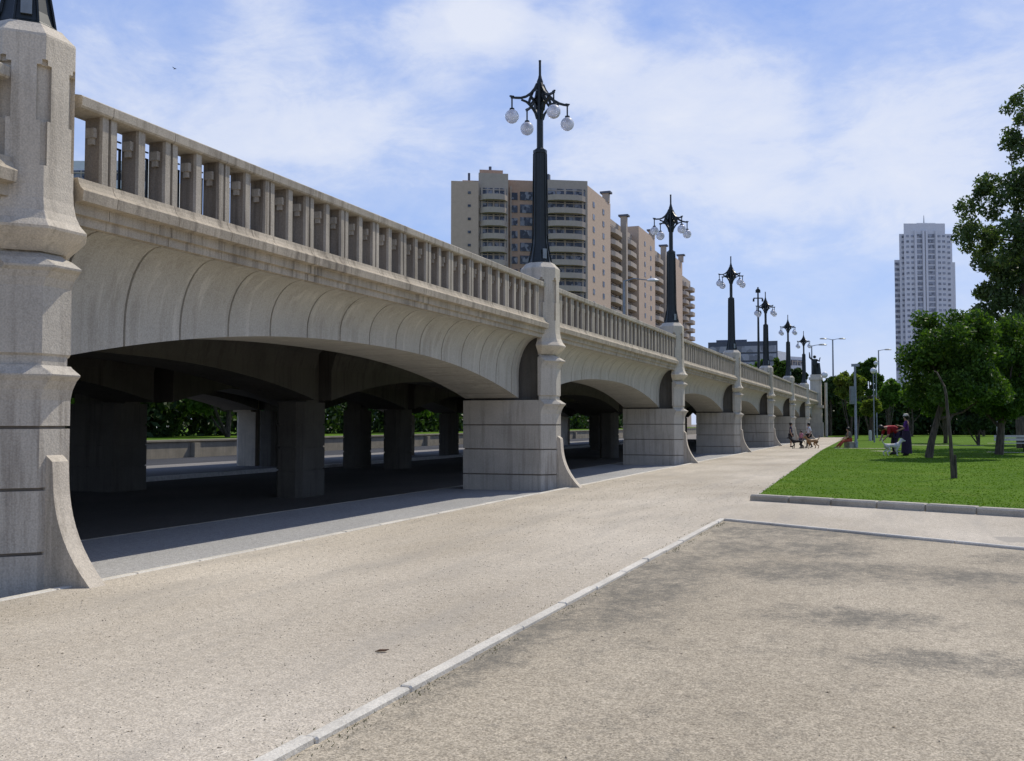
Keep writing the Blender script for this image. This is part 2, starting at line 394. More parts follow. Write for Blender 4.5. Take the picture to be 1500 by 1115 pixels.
for x0, x1 in ROWS:
    rb = make_rib(x0-(x0+x1)/2, x1-(x0+x1)/2, M['inner'])
    for k in range(-1,7):
        o = rb if k == -1 else rb.copy()
        if k > -1: COL.objects.link(o); o.parent = root
        o.location = ((x0+x1)/2+18, S*(k+.5), 0)
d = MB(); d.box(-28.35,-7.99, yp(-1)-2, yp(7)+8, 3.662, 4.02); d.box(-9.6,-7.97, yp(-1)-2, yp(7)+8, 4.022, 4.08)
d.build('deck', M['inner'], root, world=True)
# parapet: handrail, deep thin balusters in ones and pairs, iron grille bars
def bal_positions():
    h = S/2-.5; out = []
    for i in range(-7,8):
        y = i*MOD
        if abs(y) < h: out += [(y-.062,.042),(y+.062,.042)]
        if abs(y+MOD/2) < h: out.append((y+MOD/2,.05))
    return out
BP = bal_positions()
def baluster_mesh(b, y, w):
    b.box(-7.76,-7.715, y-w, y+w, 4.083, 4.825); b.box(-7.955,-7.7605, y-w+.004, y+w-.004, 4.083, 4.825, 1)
    for s_ in (-1,1):
        a, c_ = (y-w-.05, y-w) if s_ < 0 else (y+w, y+w+.05)
        b.prism([(-7.90,a),(-7.79,a),(-7.79,c_),(-7.90,c_)], 4.60, 4.70); b.prism([(-7.88,a+(.012 if s_<0 else 0)),(-7.81,a+(.012 if s_<0 else 0)),(-7.81,c_-(0 if s_<0 else .012)),(-7.88,c_-(0 if s_<0 else .012))], 4.53, 4.60)
bm_single = None; bal_cache = {}
def parapet(k):
    h = S/2-.44; yc = yp(k)+S/2; b = MB(); segs = [-h]+[i*MOD for i in range(-7,8) if abs(i*MOD)<h-.2]+[h]
    sec = [(-8.01,4.822),(-7.685,4.822),(-7.668,4.84),(-7.662,4.93),(-7.68,4.945),(-7.80,4.972),(-8.01,4.965)]
    for a, bb in zip(segs[:-1],segs[1:]):
        b.loft([[(x,a+.004,z) for x,z in sec],[(x,bb-.004,z) for x,z in sec]])
    p = b.build('parapet', M['parapet'], root, (18, S*(k+.5), 0))
    g = MB()
    ys = [y for y,_ in BP]
    for (y, w), (y2, w2) in zip(BP[:-1], BP[1:]):
        if y2-y < .2: continue
        a, c_ = y+w, y2-w2; m_ = (a+c_)/2
        g.box(-7.972,-7.957, a, c_, 4.615, 4.635); g.box(-7.972,-7.957, m_-.05, m_-.038, 4.636, 4.82); g.box(-7.972,-7.957, m_+.038, m_+.05, 4.636, 4.82)
        g.box(-7.972,-7.957, a, c_, 4.70, 4.715); g.box(-7.975,-7.9565, c_-.03, c_-.004, 4.09, 4.614)
    g.build('grille', M['grille'], p)
    return p
rest = MB()
for k in range(-1,7):
    p = parapet(k)
    if k in (0,1,2):
        for y, w in BP:
            if (w) not in bal_cache:
                b = MB(); baluster_mesh(b, 0, w); o = b.build('baluster', [M['parapet'], M['side_shade']], p); bal_cache[w] = o
            else:
                o = bal_cache[w].copy(); COL.objects.link(o); o.parent = p
            o.location = (0, y, 0)
    else:
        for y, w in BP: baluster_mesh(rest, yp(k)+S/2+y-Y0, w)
tag(rest.build('baluster', [M['parapet'], M['side_shade']], root, (18,0,0)), kind='stuff')
# ------------------------------------------------------------------ bridge lamps
LAB = ['flared foot of a black lamp post on the nearest pier at the left edge',
 'tallest black four-globe lamp post, standing in front of the tan apartment block',
 'second tallest black four-globe lamp post, at right edge of the tan apartment block',
 'black four-globe lamp post on the parapet, alone against blue sky, fourth from the near end',
 'black four-globe lamp post in front of the grey office building, fifth from the near end',
 'small black four-globe lamp post, sixth from near end, right of grey office',
 'smallest black globe lamp post, last before the statue pylon']
def make_lamp():
    t = thing('bridge_lamp', (XL, yp(0), ZP+5.46), LAB[0], 'street lamp', 'globe lamp posts along the bridge parapet')
    b = MB(); b.lathe([(.29,-.02),(.29,.03),(.27,.05),(.24,.16),(.215,.3),(.19,.46),(.172,.7),(.165,1.0),(.155,2.70),(.17,2.71),(.17,2.79),(.12,2.80),(.10,2.84)], 8, ph=math.pi/8)
    for k in range(8):                          # raised ribs on the arrises of the foot
        a = math.pi/8+k*math.pi/4
        b.tube([(.28*math.cos(a),.28*math.sin(a),.03),(.25*math.cos(a),.25*math.sin(a),.2),(.19*math.cos(a),.19*math.sin(a),.52),(.16*math.cos(a),.16*math.sin(a),2.7)], .014, 5)
    b.build('lower_post', M['iron'], t)
    b = MB(); b.lathe([(.08,2.82),(.078,4.5),(.066,4.53),(.06,4.55)], 8, ph=math.pi/8); b.build('upper_post', M['iron'], t)
    b = MB(); b.lathe([(.075,4.46),(.05,4.58),(.032,4.66),(.030,4.98),(.034,4.985),(.034,5.02)], 8); b.build('spire', M['iron'], t)
    b = MB(); b.prism([(.235,-.05),(.262,-.05),(.262,.05),(.235,.05)], .1, .34); o = b.build('access_panel', M['ironbox'], t); o.rotation_euler.z = -math.pi/4
    for k in range(4):
        a = math.pi/4 + k*math.pi/2; ca, sa = math.cos(a), math.sin(a); b = MB(); w = .022
        def strip(pts, th):
            # flat bar following a curve in the arm's upright plane
            rings = []
            for i,(r_,z) in enumerate(pts):
                p = Vector(pts[max(i-1,0)]); q = Vector(pts[min(i+1,len(pts)-1)]); d_ = (q-p).normalized(); nn = Vector((-d_.y,d_.x))
                th_ = th[i] if hasattr(th,'__len__') else th
                ring = []
                for s1,s2 in ((-1,-1),(1,-1),(1,1),(-1,1)):
                    rr = r_+nn.x*th_*s2; zz = z+nn.y*th_*s2
                    ring.append((rr*ca - s1*w*sa, rr*sa + s1*w*ca, zz))
                rings.append(ring)
            b.loft(rings)
        strip([(.06,4.42),(.13,4.30),(.24,4.17),(.38,4.07),(.52,4.02),(.66,4.005),(.78,4.0)], [.05,.04,.035,.03,.026,.024,.02])
        strip([(.07,3.56),(.12,3.70),(.22,3.84),(.36,3.945),(.50,3.98)], [.03,.026,.024,.022,.02])
        strip([(.20,4.2),(.27,4.03),(.30,3.92)], .028)
        strip([(.07,3.90),(.15,4.0),(.24,4.08)], .03); strip([(.07,4.12),(.16,4.02),(.26,3.9)], .02)
        strip([(.70,4.03),(.81,4.03)], .014)
        strip([(.06,4.25),(.10,4.02),(.07,3.8)], .05)
        arm = b.build('arm', M['iron'], t)
        gx, gy = .75*ca, .75*sa; h = MB()
        h.lathe([(.02,3.99),(.02,3.74),(.06,3.735),(.065,3.70),(.06,3.69)], 8, (gx,gy,0)); h.build('hanger', M['iron'], arm)
        g = MB(); g.sphere((gx,gy,3.535), .168, 16, 10); g.build('globe', M['globe'], arm, smooth=True)
    return t
lamp = make_lamp()
for k in range(1,7):
    c = copy_tree(lamp); c.location = (XL, yp(k), ZP+5.46); c['label'] = LAB[k]
# pylon with bronze statue at the far bridgehead
yE = yp(7)+.3
t = thing('statue_pylon', (XL, yE, 0), 'stone pylon ending the bridge, tall square shaft with stepped cap', 'pylon')
b = MB()
for h_, z0, z1 in ((.75,-.3,1.6),(.62,1.6,3.2),(.78,3.2,3.5),(.58,3.5,6.3),(.7,6.3,6.6),(.55,6.6,6.9)): b.box(-h_,h_,-h_,h_,z0,z1)
b.build('shaft', M['pier'], t); b = MB(); b.tube([(1.05,.2,-.2),(1.05,.2,6.0)],.16,8); b.build('pilaster', M['pier'], t); b = MB(); b.sphere((.95,-.2,6.85),.35); b.build('ball', M['whitepaint'], t)
t2 = MB()
t2.tube([(-.15,0,0),(-.12,0,.6),(-.05,0,1.1)],[.2,.17,.2],8); t2.tube([(.2,0,0),(.16,0,.6),(.05,0,1.1)],[.2,.16,.2],8); t2.tube([(0,0,1.0),(0,.02,1.4),(0,0,1.75)],[.28,.3,.2],8)
t2.tube([(-.2,0,1.65),(-.5,0,1.9),(-.55,0,2.5)],[.12,.1,.06],7); t2.tube([(.2,0,1.65),(.5,0,1.5),(.6,0,1.9)],[.12,.1,.06],7); t2.sphere((0,0,1.98),.18)
t2.tube([(.35,.1,0),(.4,.1,1.3)],[.35,.15],7)
tag(t2.build('bronze_statue', M['bronze'], None, (XL-.1,yE,6.9), smooth=True), 'dark bronze statue with raised arms on top of the pylon at the far bridgehead', 'statue')
# ------------------------------------------------------------------ ground
def sheet(name, pts, z, m, sub=0):
    b = MB(); b.add([(x,y,z) for x,y in pts],[tuple(range(len(pts)))]); return tag(b.build(name, m), kind='structure')
sheet('ground', [(-900,-300),(900,-300),(900,1500),(-900,1500)], -.62, M['earth'])
sheet('asphalt_under_bridge', [(-31.5,-14),(-10.40,-14),(-10.40,125),(-31.5,125)], ZA, M['asphalt'])
b = MB(); b.box(-10.40,-10.352,-14,124,-.6,-.075); tag(b.build('pavement_edge', M['kerbgrey']), kind='structure')
sheet('far_pavement', [(-37,-14),(-31.5,-14),(-31.5,125),(-37,125)], ZA+.004, M['paver'])
sheet('bridge_pavement', [(-10.35,-14),(-7.16,-14),(-7.16,124),(-10.35,124)], -.08, M['pave'])
b = MB(); KX = -2.60; CR = Vector((-2.57,16.05)); E2 = Vector((1.46,13.62)); kd = (E2-CR).normalized(); far = CR + kd*45
LA = Vector((-2.62,20.15)); LB = Vector((1.96,18.17)); ld = (LB-LA).normalized(); LF = LA+ld*60
path = [(-7.2,-14),(-2.80,-14),(CR.x-.03,CR.y+.03),(far.x,far.y+.05),(LF.x,LF.y),(LA.x,LA.y),(-3.7,58),(-4.45,106),(-4.6,112),(-7.2,112)]
n_ = len(path); b.add([(x,y,0) for x,y in path]+[(x,y,-.2) for x,y in path], [tuple(range(n_))]+[(i,i+n_,(i+1)%n_+n_,(i+1)%n_) for i in range(n_)])
tag(b.build('sand_path', M['path']), kind='structure')
sheet('gravel_plaza', [(-2.78,-14),(40,-14),(40,far.y-.1),(far.x,far.y),(CR.x+.0,CR.y+.0)], -.022, M['gravel'])
def kerb_run(name, a, c, width, z0, z1, length, m, jit=.004, bev=.012, gap=.008):
    b = MB(); a = Vector(a); c = Vector(c); d_ = (c-a).normalized(); nrm = Vector((-d_.y,d_.x)); L = (c-a).length; s = 0
    while s < L-.05:
        l = min(length*R.uniform(.92,1.08), L-s); p0 = a+d_*(s+gap/2); p1 = a+d_*(s+l-gap/2); j = R.uniform(-jit,jit); jz = R.uniform(-jit,jit)*.7
        rings = []
        for p, e in ((p0,bev),(p0+d_*bev,0),(p1-d_*bev,0),(p1,bev)):
            sec = [(-width/2+e,z0),(-width/2+e,z1-bev-e*.5),(-width/2+bev+e,z1-e*.6),(width/2-bev-e,z1-e*.6),(width/2-e,z1-bev-e*.5),(width/2-e,z0)]
            rings.append([(p.x+nrm.x*(q+j), p.y+nrm.y*(q+j), z+jz) for q,z in sec])
        b.loft(rings); s += l
    return tag(b.build(name, m), kind='structure')
kerb_run('plaza_kerb', (-2.74,-8), (CR.x,CR.y), .08, -.15, .012, .95, M['kerb'], .008, .010)
kerb_run('plaza_cross_kerb', (CR.x+.06,CR.y-.03), (far.x,far.y), .09, -.15, .012, .95, M['kerb'])
kerb_run('path_edge_kerb', (-7.19,-10), (-7.19,110), .09, -.2, .012, 1.0, M['kerb'], .006)
kerb_run('lawn_kerb', (LA.x,LA.y), (LF.x,LF.y), .26, -.05, .125, .85, M['kerbgrey'], .006, .03, .014)
kerb_run('lawn_side_kerb', (-2.62,20.2), (-3.72,58), .08, -.05, .05, 1.0, M['kerbgrey'])
ln = Vector((-ld.y,ld.x))
lawn = [(LA.x+.03,LA.y+.12),(LF.x,LF.y+.1),(95,40),(95,150),(-4.6,150),(-4.45,106),(-3.66,58),(-2.56,20.5)]
b = MB(); n_=len(lawn); b.add([(x,y,.075) for x,y in lawn]+[(x,y,-.2) for x,y in lawn], [tuple(range(n_))]+[(i,i+n_,(i+1)%n_+n_,(i+1)%n_) for i in range(n_)])
tag(b.build('lawn', M['lawn']), kind='structure')
sheet('far_lawn_strip', [(-7.4,112),(-4.55,112),(-4.55,150),(-7.4,150)], .02, M['lawn'])
b = MB()
for a_, c_ in ((W(1222,57.5),W(1312,56.5)),(W(1278,52),W(1322,50.6)),(W(1328,66),W(1440,64)),(W(1445,50),W(1560,48)),(W(1445,72),W(1560,70))):
    d_ = (c_-a_).normalized(); b.obox(((a_+c_)/2), d_, Vector((-d_.y,d_.x,0)), (c_-a_).length/2, .35, .05, .082)
tag(b.build('lawn_path', M['path']), kind='structure')
# grass blades over the near half of the lawn
import numpy as np
rg = np.random.default_rng(5)
def blades(name, n, xr, yr, z, h, m, clip=None):
    x = rg.uniform(*xr, n); y = yr[0] + (yr[1]-yr[0])*rg.random(n)**1.6
    edge = -2.6 - (y-20.2)*.029; front = LA.y + (x-LA.x)*ld.y/ld.x + .15
    ok = (x > edge+.02) & (y > front); x = x[ok]; y = y[ok]; n = len(x)
    a = rg.uniform(0,6.283,n); hh = h*rg.uniform(.5,1.3,n); w = .012 + y*.0004; le = hh*.6
    V = np.zeros((n,3,3)); V[:,0,0]=x-np.cos(a)*w; V[:,0,1]=y-np.sin(a)*w; V[:,1,0]=x+np.cos(a)*w; V[:,1,1]=y+np.sin(a)*w
    V[:,0,2]=z; V[:,1,2]=z; t_=rg.uniform(0,6.283,n); V[:,2,0]=x+np.cos(t_)*le; V[:,2,1]=y+np.sin(t_)*le; V[:,2,2]=z+hh
    return raw_mesh(name, V.reshape(-1,3), 3, m)
def raw_mesh(name, V, k, m, parent=None, loc=(0,0,0)):
    n = len(V)//k; me = bpy.data.meshes.new(name); me.vertices.add(len(V)); me.vertices.foreach_set('co', np.asarray(V,dtype=np.float32).ravel())
    me.loops.add(n*k); me.loops.foreach_set('vertex_index', np.arange(n*k,dtype=np.int32)); me.polygons.add(n)
    me.polygons.foreach_set('loop_start', np.arange(0,n*k,k,dtype=np.int32)); me.update(calc_edges=True); me.materials.append(m)
    o = bpy.data.objects.new(name, me); COL.objects.link(o); o.location = loc
    if parent: o.parent = parent
    return o
tag(blades('grass', 70000, (-3.6,16), (18,62), .07, .022, M['grass']), 'short bright green grass growing on the lawn', 'grass', kind='stuff')
# loose grit and litter
def grit(name, n, box, smin, smax, m, z):
    x = rg.uniform(box[0],box[1],n); y = box[2]+(box[3]-box[2])*rg.random(n)**1.5; s = rg.uniform(smin,smax,n)*(.6+y*.05)
    T = np.array([[1,0,-.3],[-.5,.86,-.3],[-.5,-.86,-.3],[0,0,.6]]); F = [(0,1,3),(1,2,3),(2,0,3),(0,2,1)]
    rot = rg.uniform(0,6.28,n); V = []
    P = np.zeros((n,4,3)); c, s_ = np.cos(rot), np.sin(rot)
    for i in range(4):
        P[:,i,0]=x+(T[i,0]*c-T[i,1]*s_)*s; P[:,i,1]=y+(T[i,0]*s_+T[i,1]*c)*s*rg.uniform(.5,1,n); P[:,i,2]=z+T[i,2]*s*.7
    mb = MB(); mb.v = [tuple(q) for q in P.reshape(-1,3)]; mb.f = [tuple(4*k+i for i in f) for k in range(n) for f in F]; mb.m=[0]*len(mb.f)
    return mb.build(name, m)
M['grit'] = leafmat('grit_mix', [(.06,.05,.04),(.20,.17,.13),(.42,.38,.31),(.10,.085,.06),(.5,.46,.4)], .0)
tag(grit('path_grit', 6000, (-7.1,-2.75,3.0,26), .003,.008, M['grit'], .002), 'loose grit scattered over the pale sand path', 'grit', kind='stuff')
M['specks'] = leafmat('leaf_specks', [(.10,.06,.03),(.05,.04,.03),(.16,.11,.05),(.08,.07,.05)], .0)
def specks(name, n, box, m, z):
    x = rg.uniform(box[0],box[1],n); y = box[2]+(box[3]-box[2])*rg.random(n)**1.4; a = rg.uniform(0,6.28,n); l = rg.uniform(.005,.016,n); w = l*rg.uniform(.2,.6,n)
    c_, s_ = np.cos(a), np.sin(a); V = np.zeros((n,4,3))
    for i,(p,q,h) in enumerate(((-1,0,0),(0,1,.5),(1,0,.1),(0,-1,.3))):
        V[:,i,0] = x+c_*l*p-s_*w*q; V[:,i,1] = y+s_*l*p+c_*w*q; V[:,i,2] = z+.002+h*w
    return raw_mesh(name, V.reshape(-1,3), 4, m)
tag(specks('leaf_litter', 260, (-7.1,-2.8,3.2,24), M['specks'], 0), 'tiny dry leaf bits scattered on the sand path', 'leaf litter', kind='stuff')
def weeds(name, n, m):
    cy = 3.2+12.4*rg.random(26); cw = rg.uniform(.02,.22,26); cl = rg.choice(26,n,p=cw/cw.sum()); y = cy[cl]+rg.normal(0,1,n)*cw[cl]; x = -2.66 + rg.choice([-.065,.065,.08,.1],n)*1.0 + rg.normal(0,.03,n) + (y-3.85)*.0074
    a = rg.uniform(0,6.28,n); h = rg.uniform(.004,.018,n); w = h*.2; V = np.zeros((n,3,3)); z = np.where(x < -2.64, .0, -.022)
    V[:,0] = np.stack([x-w,y,z],1); V[:,1] = np.stack([x+w,y,z],1); V[:,2] = np.stack([x+np.cos(a)*h*.8,y+np.sin(a)*h*.8,z+h],1)
    return raw_mesh(name, V.reshape(-1,3), 3, m)
M['weed'] = leafmat('dry_weed', [(.06,.075,.025),(.10,.10,.04),(.05,.06,.03),(.14,.125,.06)], .2)
tag(weeds('weeds', 900, M['weed']), 'thin dry weeds growing along the pale plaza kerb', 'weeds', kind='stuff')
tag(specks('twig_litter', 420, (-2.6,5.5,3.2,13.8), M['specks'], -.022), 'tiny dry leaf and twig bits scattered on the gravel plaza', 'leaf litter', kind='stuff')
tag(grit('plaza_grit', 9000, (-2.5,6.5,3.0,14.0), .003,.009, M['grit'], -.026), 'loose gravel scattered over the gravel plaza', 'gravel', kind='stuff')
M['litter'] = plain('dead_leaf', (.10,.055,.03), .8)
def dead_leaf(px, py, label, rz, s=1.0, z=0.0):
    dd = FOC*(EYE-z)/(py-620)*1.0; dd = dd  # metres ahead
    p = W(px, dd/ (1.0), z)
    b = MB(); P = [(-.09,0,.0),(-.03,.03,.022),(.05,.025,.008),(.1,0,.03),(.05,-.028,.012),(-.03,-.025,.02)]
    P = [(x*s,y*s,z_*s) for x,y,z_ in P]
    b.loft([P,[(x,y,z_+.004) for x,y,z_ in P]]); o = b.build('dead_leaf', M['litter'], None, (p.x,p.y,z+.004)); o.rotation_euler.z = rz
    return tag(o, label, 'leaf')
dead_leaf(561, 952, 'curled brown dead leaf alone on the middle of the sand path', .4, .5)
# ------------------------------------------------------------------ far side seen through the arches
b = MB(); b.box(-37.5,-37.0,0,240,-.6,.50); b.box(-37.6,-36.9,0,240,.502,.60)
for yy in range(4,124,6): b.box(-36.99,-36.7,yy,yy+.5,-.6,.42)
tag(b.build('bank_wall', M['stone_wall']), 'low pale stone wall with short piers beyond the arches', 'wall')
sheet('far_bank', [(-200,-40),(-37.5,-40),(-37.5,260),(-200,260)], .52, M['lawn'])
b = MB(); b.box(-23.15,-22.9,-10,118,-.6,-.26)
tag(b.build('road_kerb', M['whitepaint']), kind='structure')
# ------------------------------------------------------------------ trees
def leaves(centres, n, size, seed, elong=1.7):
    g = np.random.default_rng(seed); C = np.array([c[:3] for c in centres]); RR = np.array([c[3] for c in centres])
    wts = RR**2.2; idx = g.choice(len(C), n, p=wts/wts.sum())
    d = g.normal(size=(n,3)); d /= np.linalg.norm(d,axis=1)[:,None]; rad = RR[idx]*(g.random(n)**.42)
    P = C[idx] + d*rad[:,None]*np.array([1,1,.82])
    u = g.normal(size=(n,3)); u[:,2] -= .3; u /= np.linalg.norm(u,axis=1)[:,None]; w = np.cross(u, g.normal(size=(n,3))); w /= np.linalg.norm(w,axis=1)[:,None]
    s = size*g.uniform(.6,1.35,n)[:,None]
    V = np.stack([P-u*s*elong*.5, P+w*s*.42, P+u*s*elong*.5, P-w*s*.42],1); return V.reshape(-1,3)
def clumps(cz, rx, rz, n, rmin, rmax, seed, low=0.0, cx=0, cy=0):
    g = random.Random(seed); out = []
    for i in range(n):
        while True:
            x, y, z = g.uniform(-1,1), g.uniform(-1,1), g.uniform(-1,1)
            q = x*x+y*y+z*z
            if .12 < q < 1: break
        out.append((cx+x*rx, cy+y*rx, cz+z*rz, g.uniform(rmin,rmax)))
    return out
def tree(name, loc, label, cat, trunk, centres, n, leaf, lm, seed, bark='bark', group=None):
    t = thing(name, loc, label, cat, group); b = MB()
    pts, rads = trunk; b.tube(pts, rads, 8)
    g = random.Random(seed)
    for c in g.sample(centres, min(len(centres), 9)):
        k = g.randint(max(0,len(pts)-3), len(pts)-1); p = Vector(pts[k]); q = Vector(c[:3]); m_ = p.lerp(q,.5)+Vector((0,0,-.1*(q-p).length))
        r_ = rads[k]*.6; b.tube([p,m_,q],[r_,r_*.6,r_*.2],6)
    b.build('trunk', M[bark], t, smooth=True)
    raw_mesh('crown', leaves(centres, n, leaf, seed), 4, M[lm], t)
    return t
ZL = .07
# round tree in the lawn, leaning trunk
c = clumps(4.6,1.65,1.95,48,.4,.75,3, cx=.8) + clumps(2.75,1.95,.6,34,.4,.65,5,cx=.95)
tree('round_tree', W(1359,41.7,ZL), 'dense dark round-crowned tree on a leaning trunk in the middle of the lawn', 'tree', ([(0,0,0),(.12,0,.7),(.35,.05,1.6),(.7,.05,2.9),(.85,.05,4.0)],[.17,.14,.12,.09,.04]), c, 30000, .10, 'leaf_dark', 21)
c = clumps(4.0,1.9,2.2,44,.45,.85,8,cx=.2) + clumps(2.5,1.8,.5,18,.4,.65,9,cx=.2)
tree('bushy_tree', W(1462,46,ZL), 'dark bushy tree with drooping crown at the right edge, in front of the tall tree', 'tree', ([(0,0,0),(.1,0,1.2),(.15,0,2.6),(.1,.1,4)],[.2,.16,.12,.05]), c, 26000, .11, 'leaf_dark', 22)
# tall airy tree at the right edge
c = clumps(11.9,3.3,4.3,90,.4,.95,14) + clumps(18.6,1.7,2.7,44,.28,.65,15,cx=.9) + clumps(7.2,3.2,1.6,40,.45,.85,17)
tree('tall_tree', W(1497,58,ZL), 'very tall airy grey-green tree rising above everything at the right edge', 'tree', ([(0,0,0),(-.1,0,3),(.1,0,7),(.4,0,12),(.8,0,17),(1.0,0,20.5)],[.34,.28,.22,.15,.08,.03]), c, 37000, .15, 'leaf_grey', 23)
c = clumps(2.1,1.3,1.2,20,.35,.7,18)
tree('small_tree', W(1432,66,ZL), 'small dark tree with low crown behind the round tree', 'tree', ([(0,0,0),(.05,0,1),(0,0,2.4)],[.1,.08,.05]), c, 5200, .17, 'leaf_hedge', 24)
c = clumps(3.9,2.0,1.9,26,.5,.95,19)
tree('lawn_tree', W(1384,72,ZL), 'dark tree directly behind the thin bare sapling, further back on the lawn', 'tree', ([(0,0,0),(.05,0,1.6),(0,0,3.6)],[.15,.12,.06]), c, 4000, .22, 'leaf_dark', 25)
c = clumps(5.5,2.4,2.0,22,.6,1.1,20)
tree('broad_tree', W(1525,66,ZL), 'broad dark tree half cut off by the right edge behind the bushy tree', 'tree', ([(0,0,0),(.05,0,2),(0,0,4.2)],[.22,.18,.08]), c, 6000, .22, 'leaf_mid', 26)
# bare thin sapling with stake
t = thing('bare_sapling', W(1394,26.2,ZL), 'thin leafless young tree with bent tip standing alone near the front of the lawn', 'tree')
b = MB(); b.tube([(0,0,-.02),(-.02,0,.5),(-.05,0,1.1),(-.10,0,1.7),(-.13,0,2.2),(-.17,0,2.42),(-.26,0,2.62),(-.35,0,2.80),(-.42,0,2.83)],[.058,.05,.045,.04,.034,.03,.026,.02,.012],8)
b.tube([(-.08,0,1.45),(0,0,1.62),(.04,0,1.64)],[.03,.025,.012],6); b.build('trunk', M['bark'], t, smooth=True)
b = MB(); b.tube([(.075,.02,-.05),(.06,.02,.62)],[.035,.03],7); b.build('stake', M['bark'], t)
# far trees
FT = [ # px, d, top y, crown bottom y, crown half-width px, leaf, label, name
 (1216,118,548,600,22,'leaf_hedge','dark green tree just right of the statue pylon, on the far bank','bank_tree'),
 (1246,112,540,590,24,'leaf_yellow','yellow-green tree behind the grey park pole, on the far bank','bank_tree'),
 (1274,116,522,585,22,'leaf_dark','dark pointed tree behind the white park globe, on the far bank','bank_tree'),
 (1300,104,552,600,20,'leaf_mid','mid green tree left of the round lawn tree, on the far bank','bank_tree'),
 (1276,84,582,612,15,'leaf_yellow','small bright yellow-green tree on thin trunk behind the seated person','young_tree'),
 (1254,92,588,612,10,'leaf_mid','slim young green tree just right of the grey park pole','young_tree'),
 (1335,110,560,606,30,'leaf_hedge','dark tree behind the person in purple, at the back of the lawn','bank_tree'),
 (1385,116,555,606,32,'leaf_hedge','dark tree behind the sapling, at the back of the lawn','bank_tree'),
 (1440,112,550,606,34,'leaf_hedge','dark tree behind the white post, at the back of the lawn','bank_tree'),
 (1500,108,545,606,36,'leaf_hedge','dark tree at the back of the lawn cut by the right edge','bank_tree'),
 (1110,150,527,560,20,'leaf_mid','green tree behind the parapet in front of the grey office','street_tree'),
 (1140,150,522,562,18,'leaf_dark','dark green tree behind the parapet right of the fifth lamp','street_tree'),
 (1168,155,532,565,14,'leaf_hedge','dark tree behind the parapet between the sixth lamp and the last','street_tree'),
 (1086,160,530,560,16,'leaf_dark','dark tree behind the parapet between the fourth and fifth lamps','street_tree')]
for i,(px,dd,ty,by,hw,lm,lab,nm) in enumerate(FT):
    zt, zb = HT(ty,dd), HT(by,dd); rx = hw*dd/FOC; rz = (zt-zb)/2; c = clumps((zt+zb)/2, rx*.82, rz*.82, 26, rx*.18, rx*.38, 100+i)
    tree(nm, W(px,dd,0), lab, 'tree', ([(0,0,0),(.1,0,zb*.6),(0,0,zb+rz)],[.14,.11,.04]), c, 6500, .27 if dd>90 else .2, lm, 200+i)
# hedge closing the back of the park
def hedge(p, q, h, wd, n, lm, label, seed, leaf=.35):
    t = None; d_ = (q-p); o = (p+q)/2; cs = []
    g = random.Random(seed)
    for i in range(n):
        s = p + d_*((i+.5)/n) - o
        for zz in (.3,.75): cs.append((s.x+g.uniform(-.4,.4), s.y+g.uniform(-.6,.6), h*zz*g.uniform(.8,1.1), wd*g.uniform(.8,1.25)))
    tag(raw_mesh('hedge', leaves(cs, n*1100, leaf, seed), 4, M[lm], None, (p+q)/2), label, 'hedge')
hedge(W(1203,122), W(1325,124), 5.0, 2.3, 14, 'leaf_hedge', 'dark shaded hedge at the far end of the path behind the seated person', 31)
hedge(W(1325,124), W(1580,122), 4.6, 2.3, 20, 'leaf_hedge', 'dark shaded hedge closing the back of the lawn behind the trunks', 32)
t = MB(); p = W(1196,126); q = W(1330,150); d_ = (q-p).normalized(); t.obox((p+q)/2, d_, Vector((-d_.y,d_.x,0)), (q-p).length/2+2, .4, -.2, 4.2); t.obox((p+q)/2, d_, Vector((-d_.y,d_.x,0)), (q-p).length/2+2, .5, 4.202, 4.45)
tag(t.build('retaining_wall', M['dark_stone']), 'grey-brown river bank wall at the end of the bridge behind the hedge', 'wall')
# trees beyond the bridge seen through the arches
for i,(x,y,s,lm) in enumerate(((-46,24,1.0,'leaf_dark'),(-44,36,1.1,'leaf_mid'),(-47,47,1.0,'leaf_dark'),(-45,60,1.15,'leaf_mid'),(-48,74,1.0,'leaf_dark'),(-46,90,1.2,'leaf_mid'),(-58,30,1.5,'leaf_hedge'),(-60,52,1.5,'leaf_hedge'),(-60,78,1.5,'leaf_hedge'))):
    c = clumps(4.4*s,3.2*s,2.6*s,24,.7*s,1.3*s,300+i)
    lab = ['leafy tree behind the low stone wall, seen through the nearest arch','green tree behind the low wall, seen right of the pale outer pier','dark tree beyond the arches, seen between the inner columns of the first span','mid green tree beyond the arches, seen between the rightmost inner columns of the first span','dark tree beyond the bridge behind the second span','mid green tree beyond the bridge seen through the second arch','tall dark tree furthest back behind the low stone wall of the nearest arch','tall dark tree furthest back beyond the inner columns','tall dark tree furthest back beyond the second arch'][i]
    tree('park_tree', (x,y,.5), lab, 'tree', ([(0,0,0),(.1,0,1.6*s),(0,0,4*s)],[.2,.16,.07]), c, 3600, .36, lm, 330+i)
hedge(Vector((-51,8,.5)), Vector((-51,230,.5)), 5.2, 2.8, 62, 'leaf_hedge', 'dark hedge far beyond the bridge, closing the view through the arches', 33, .4)
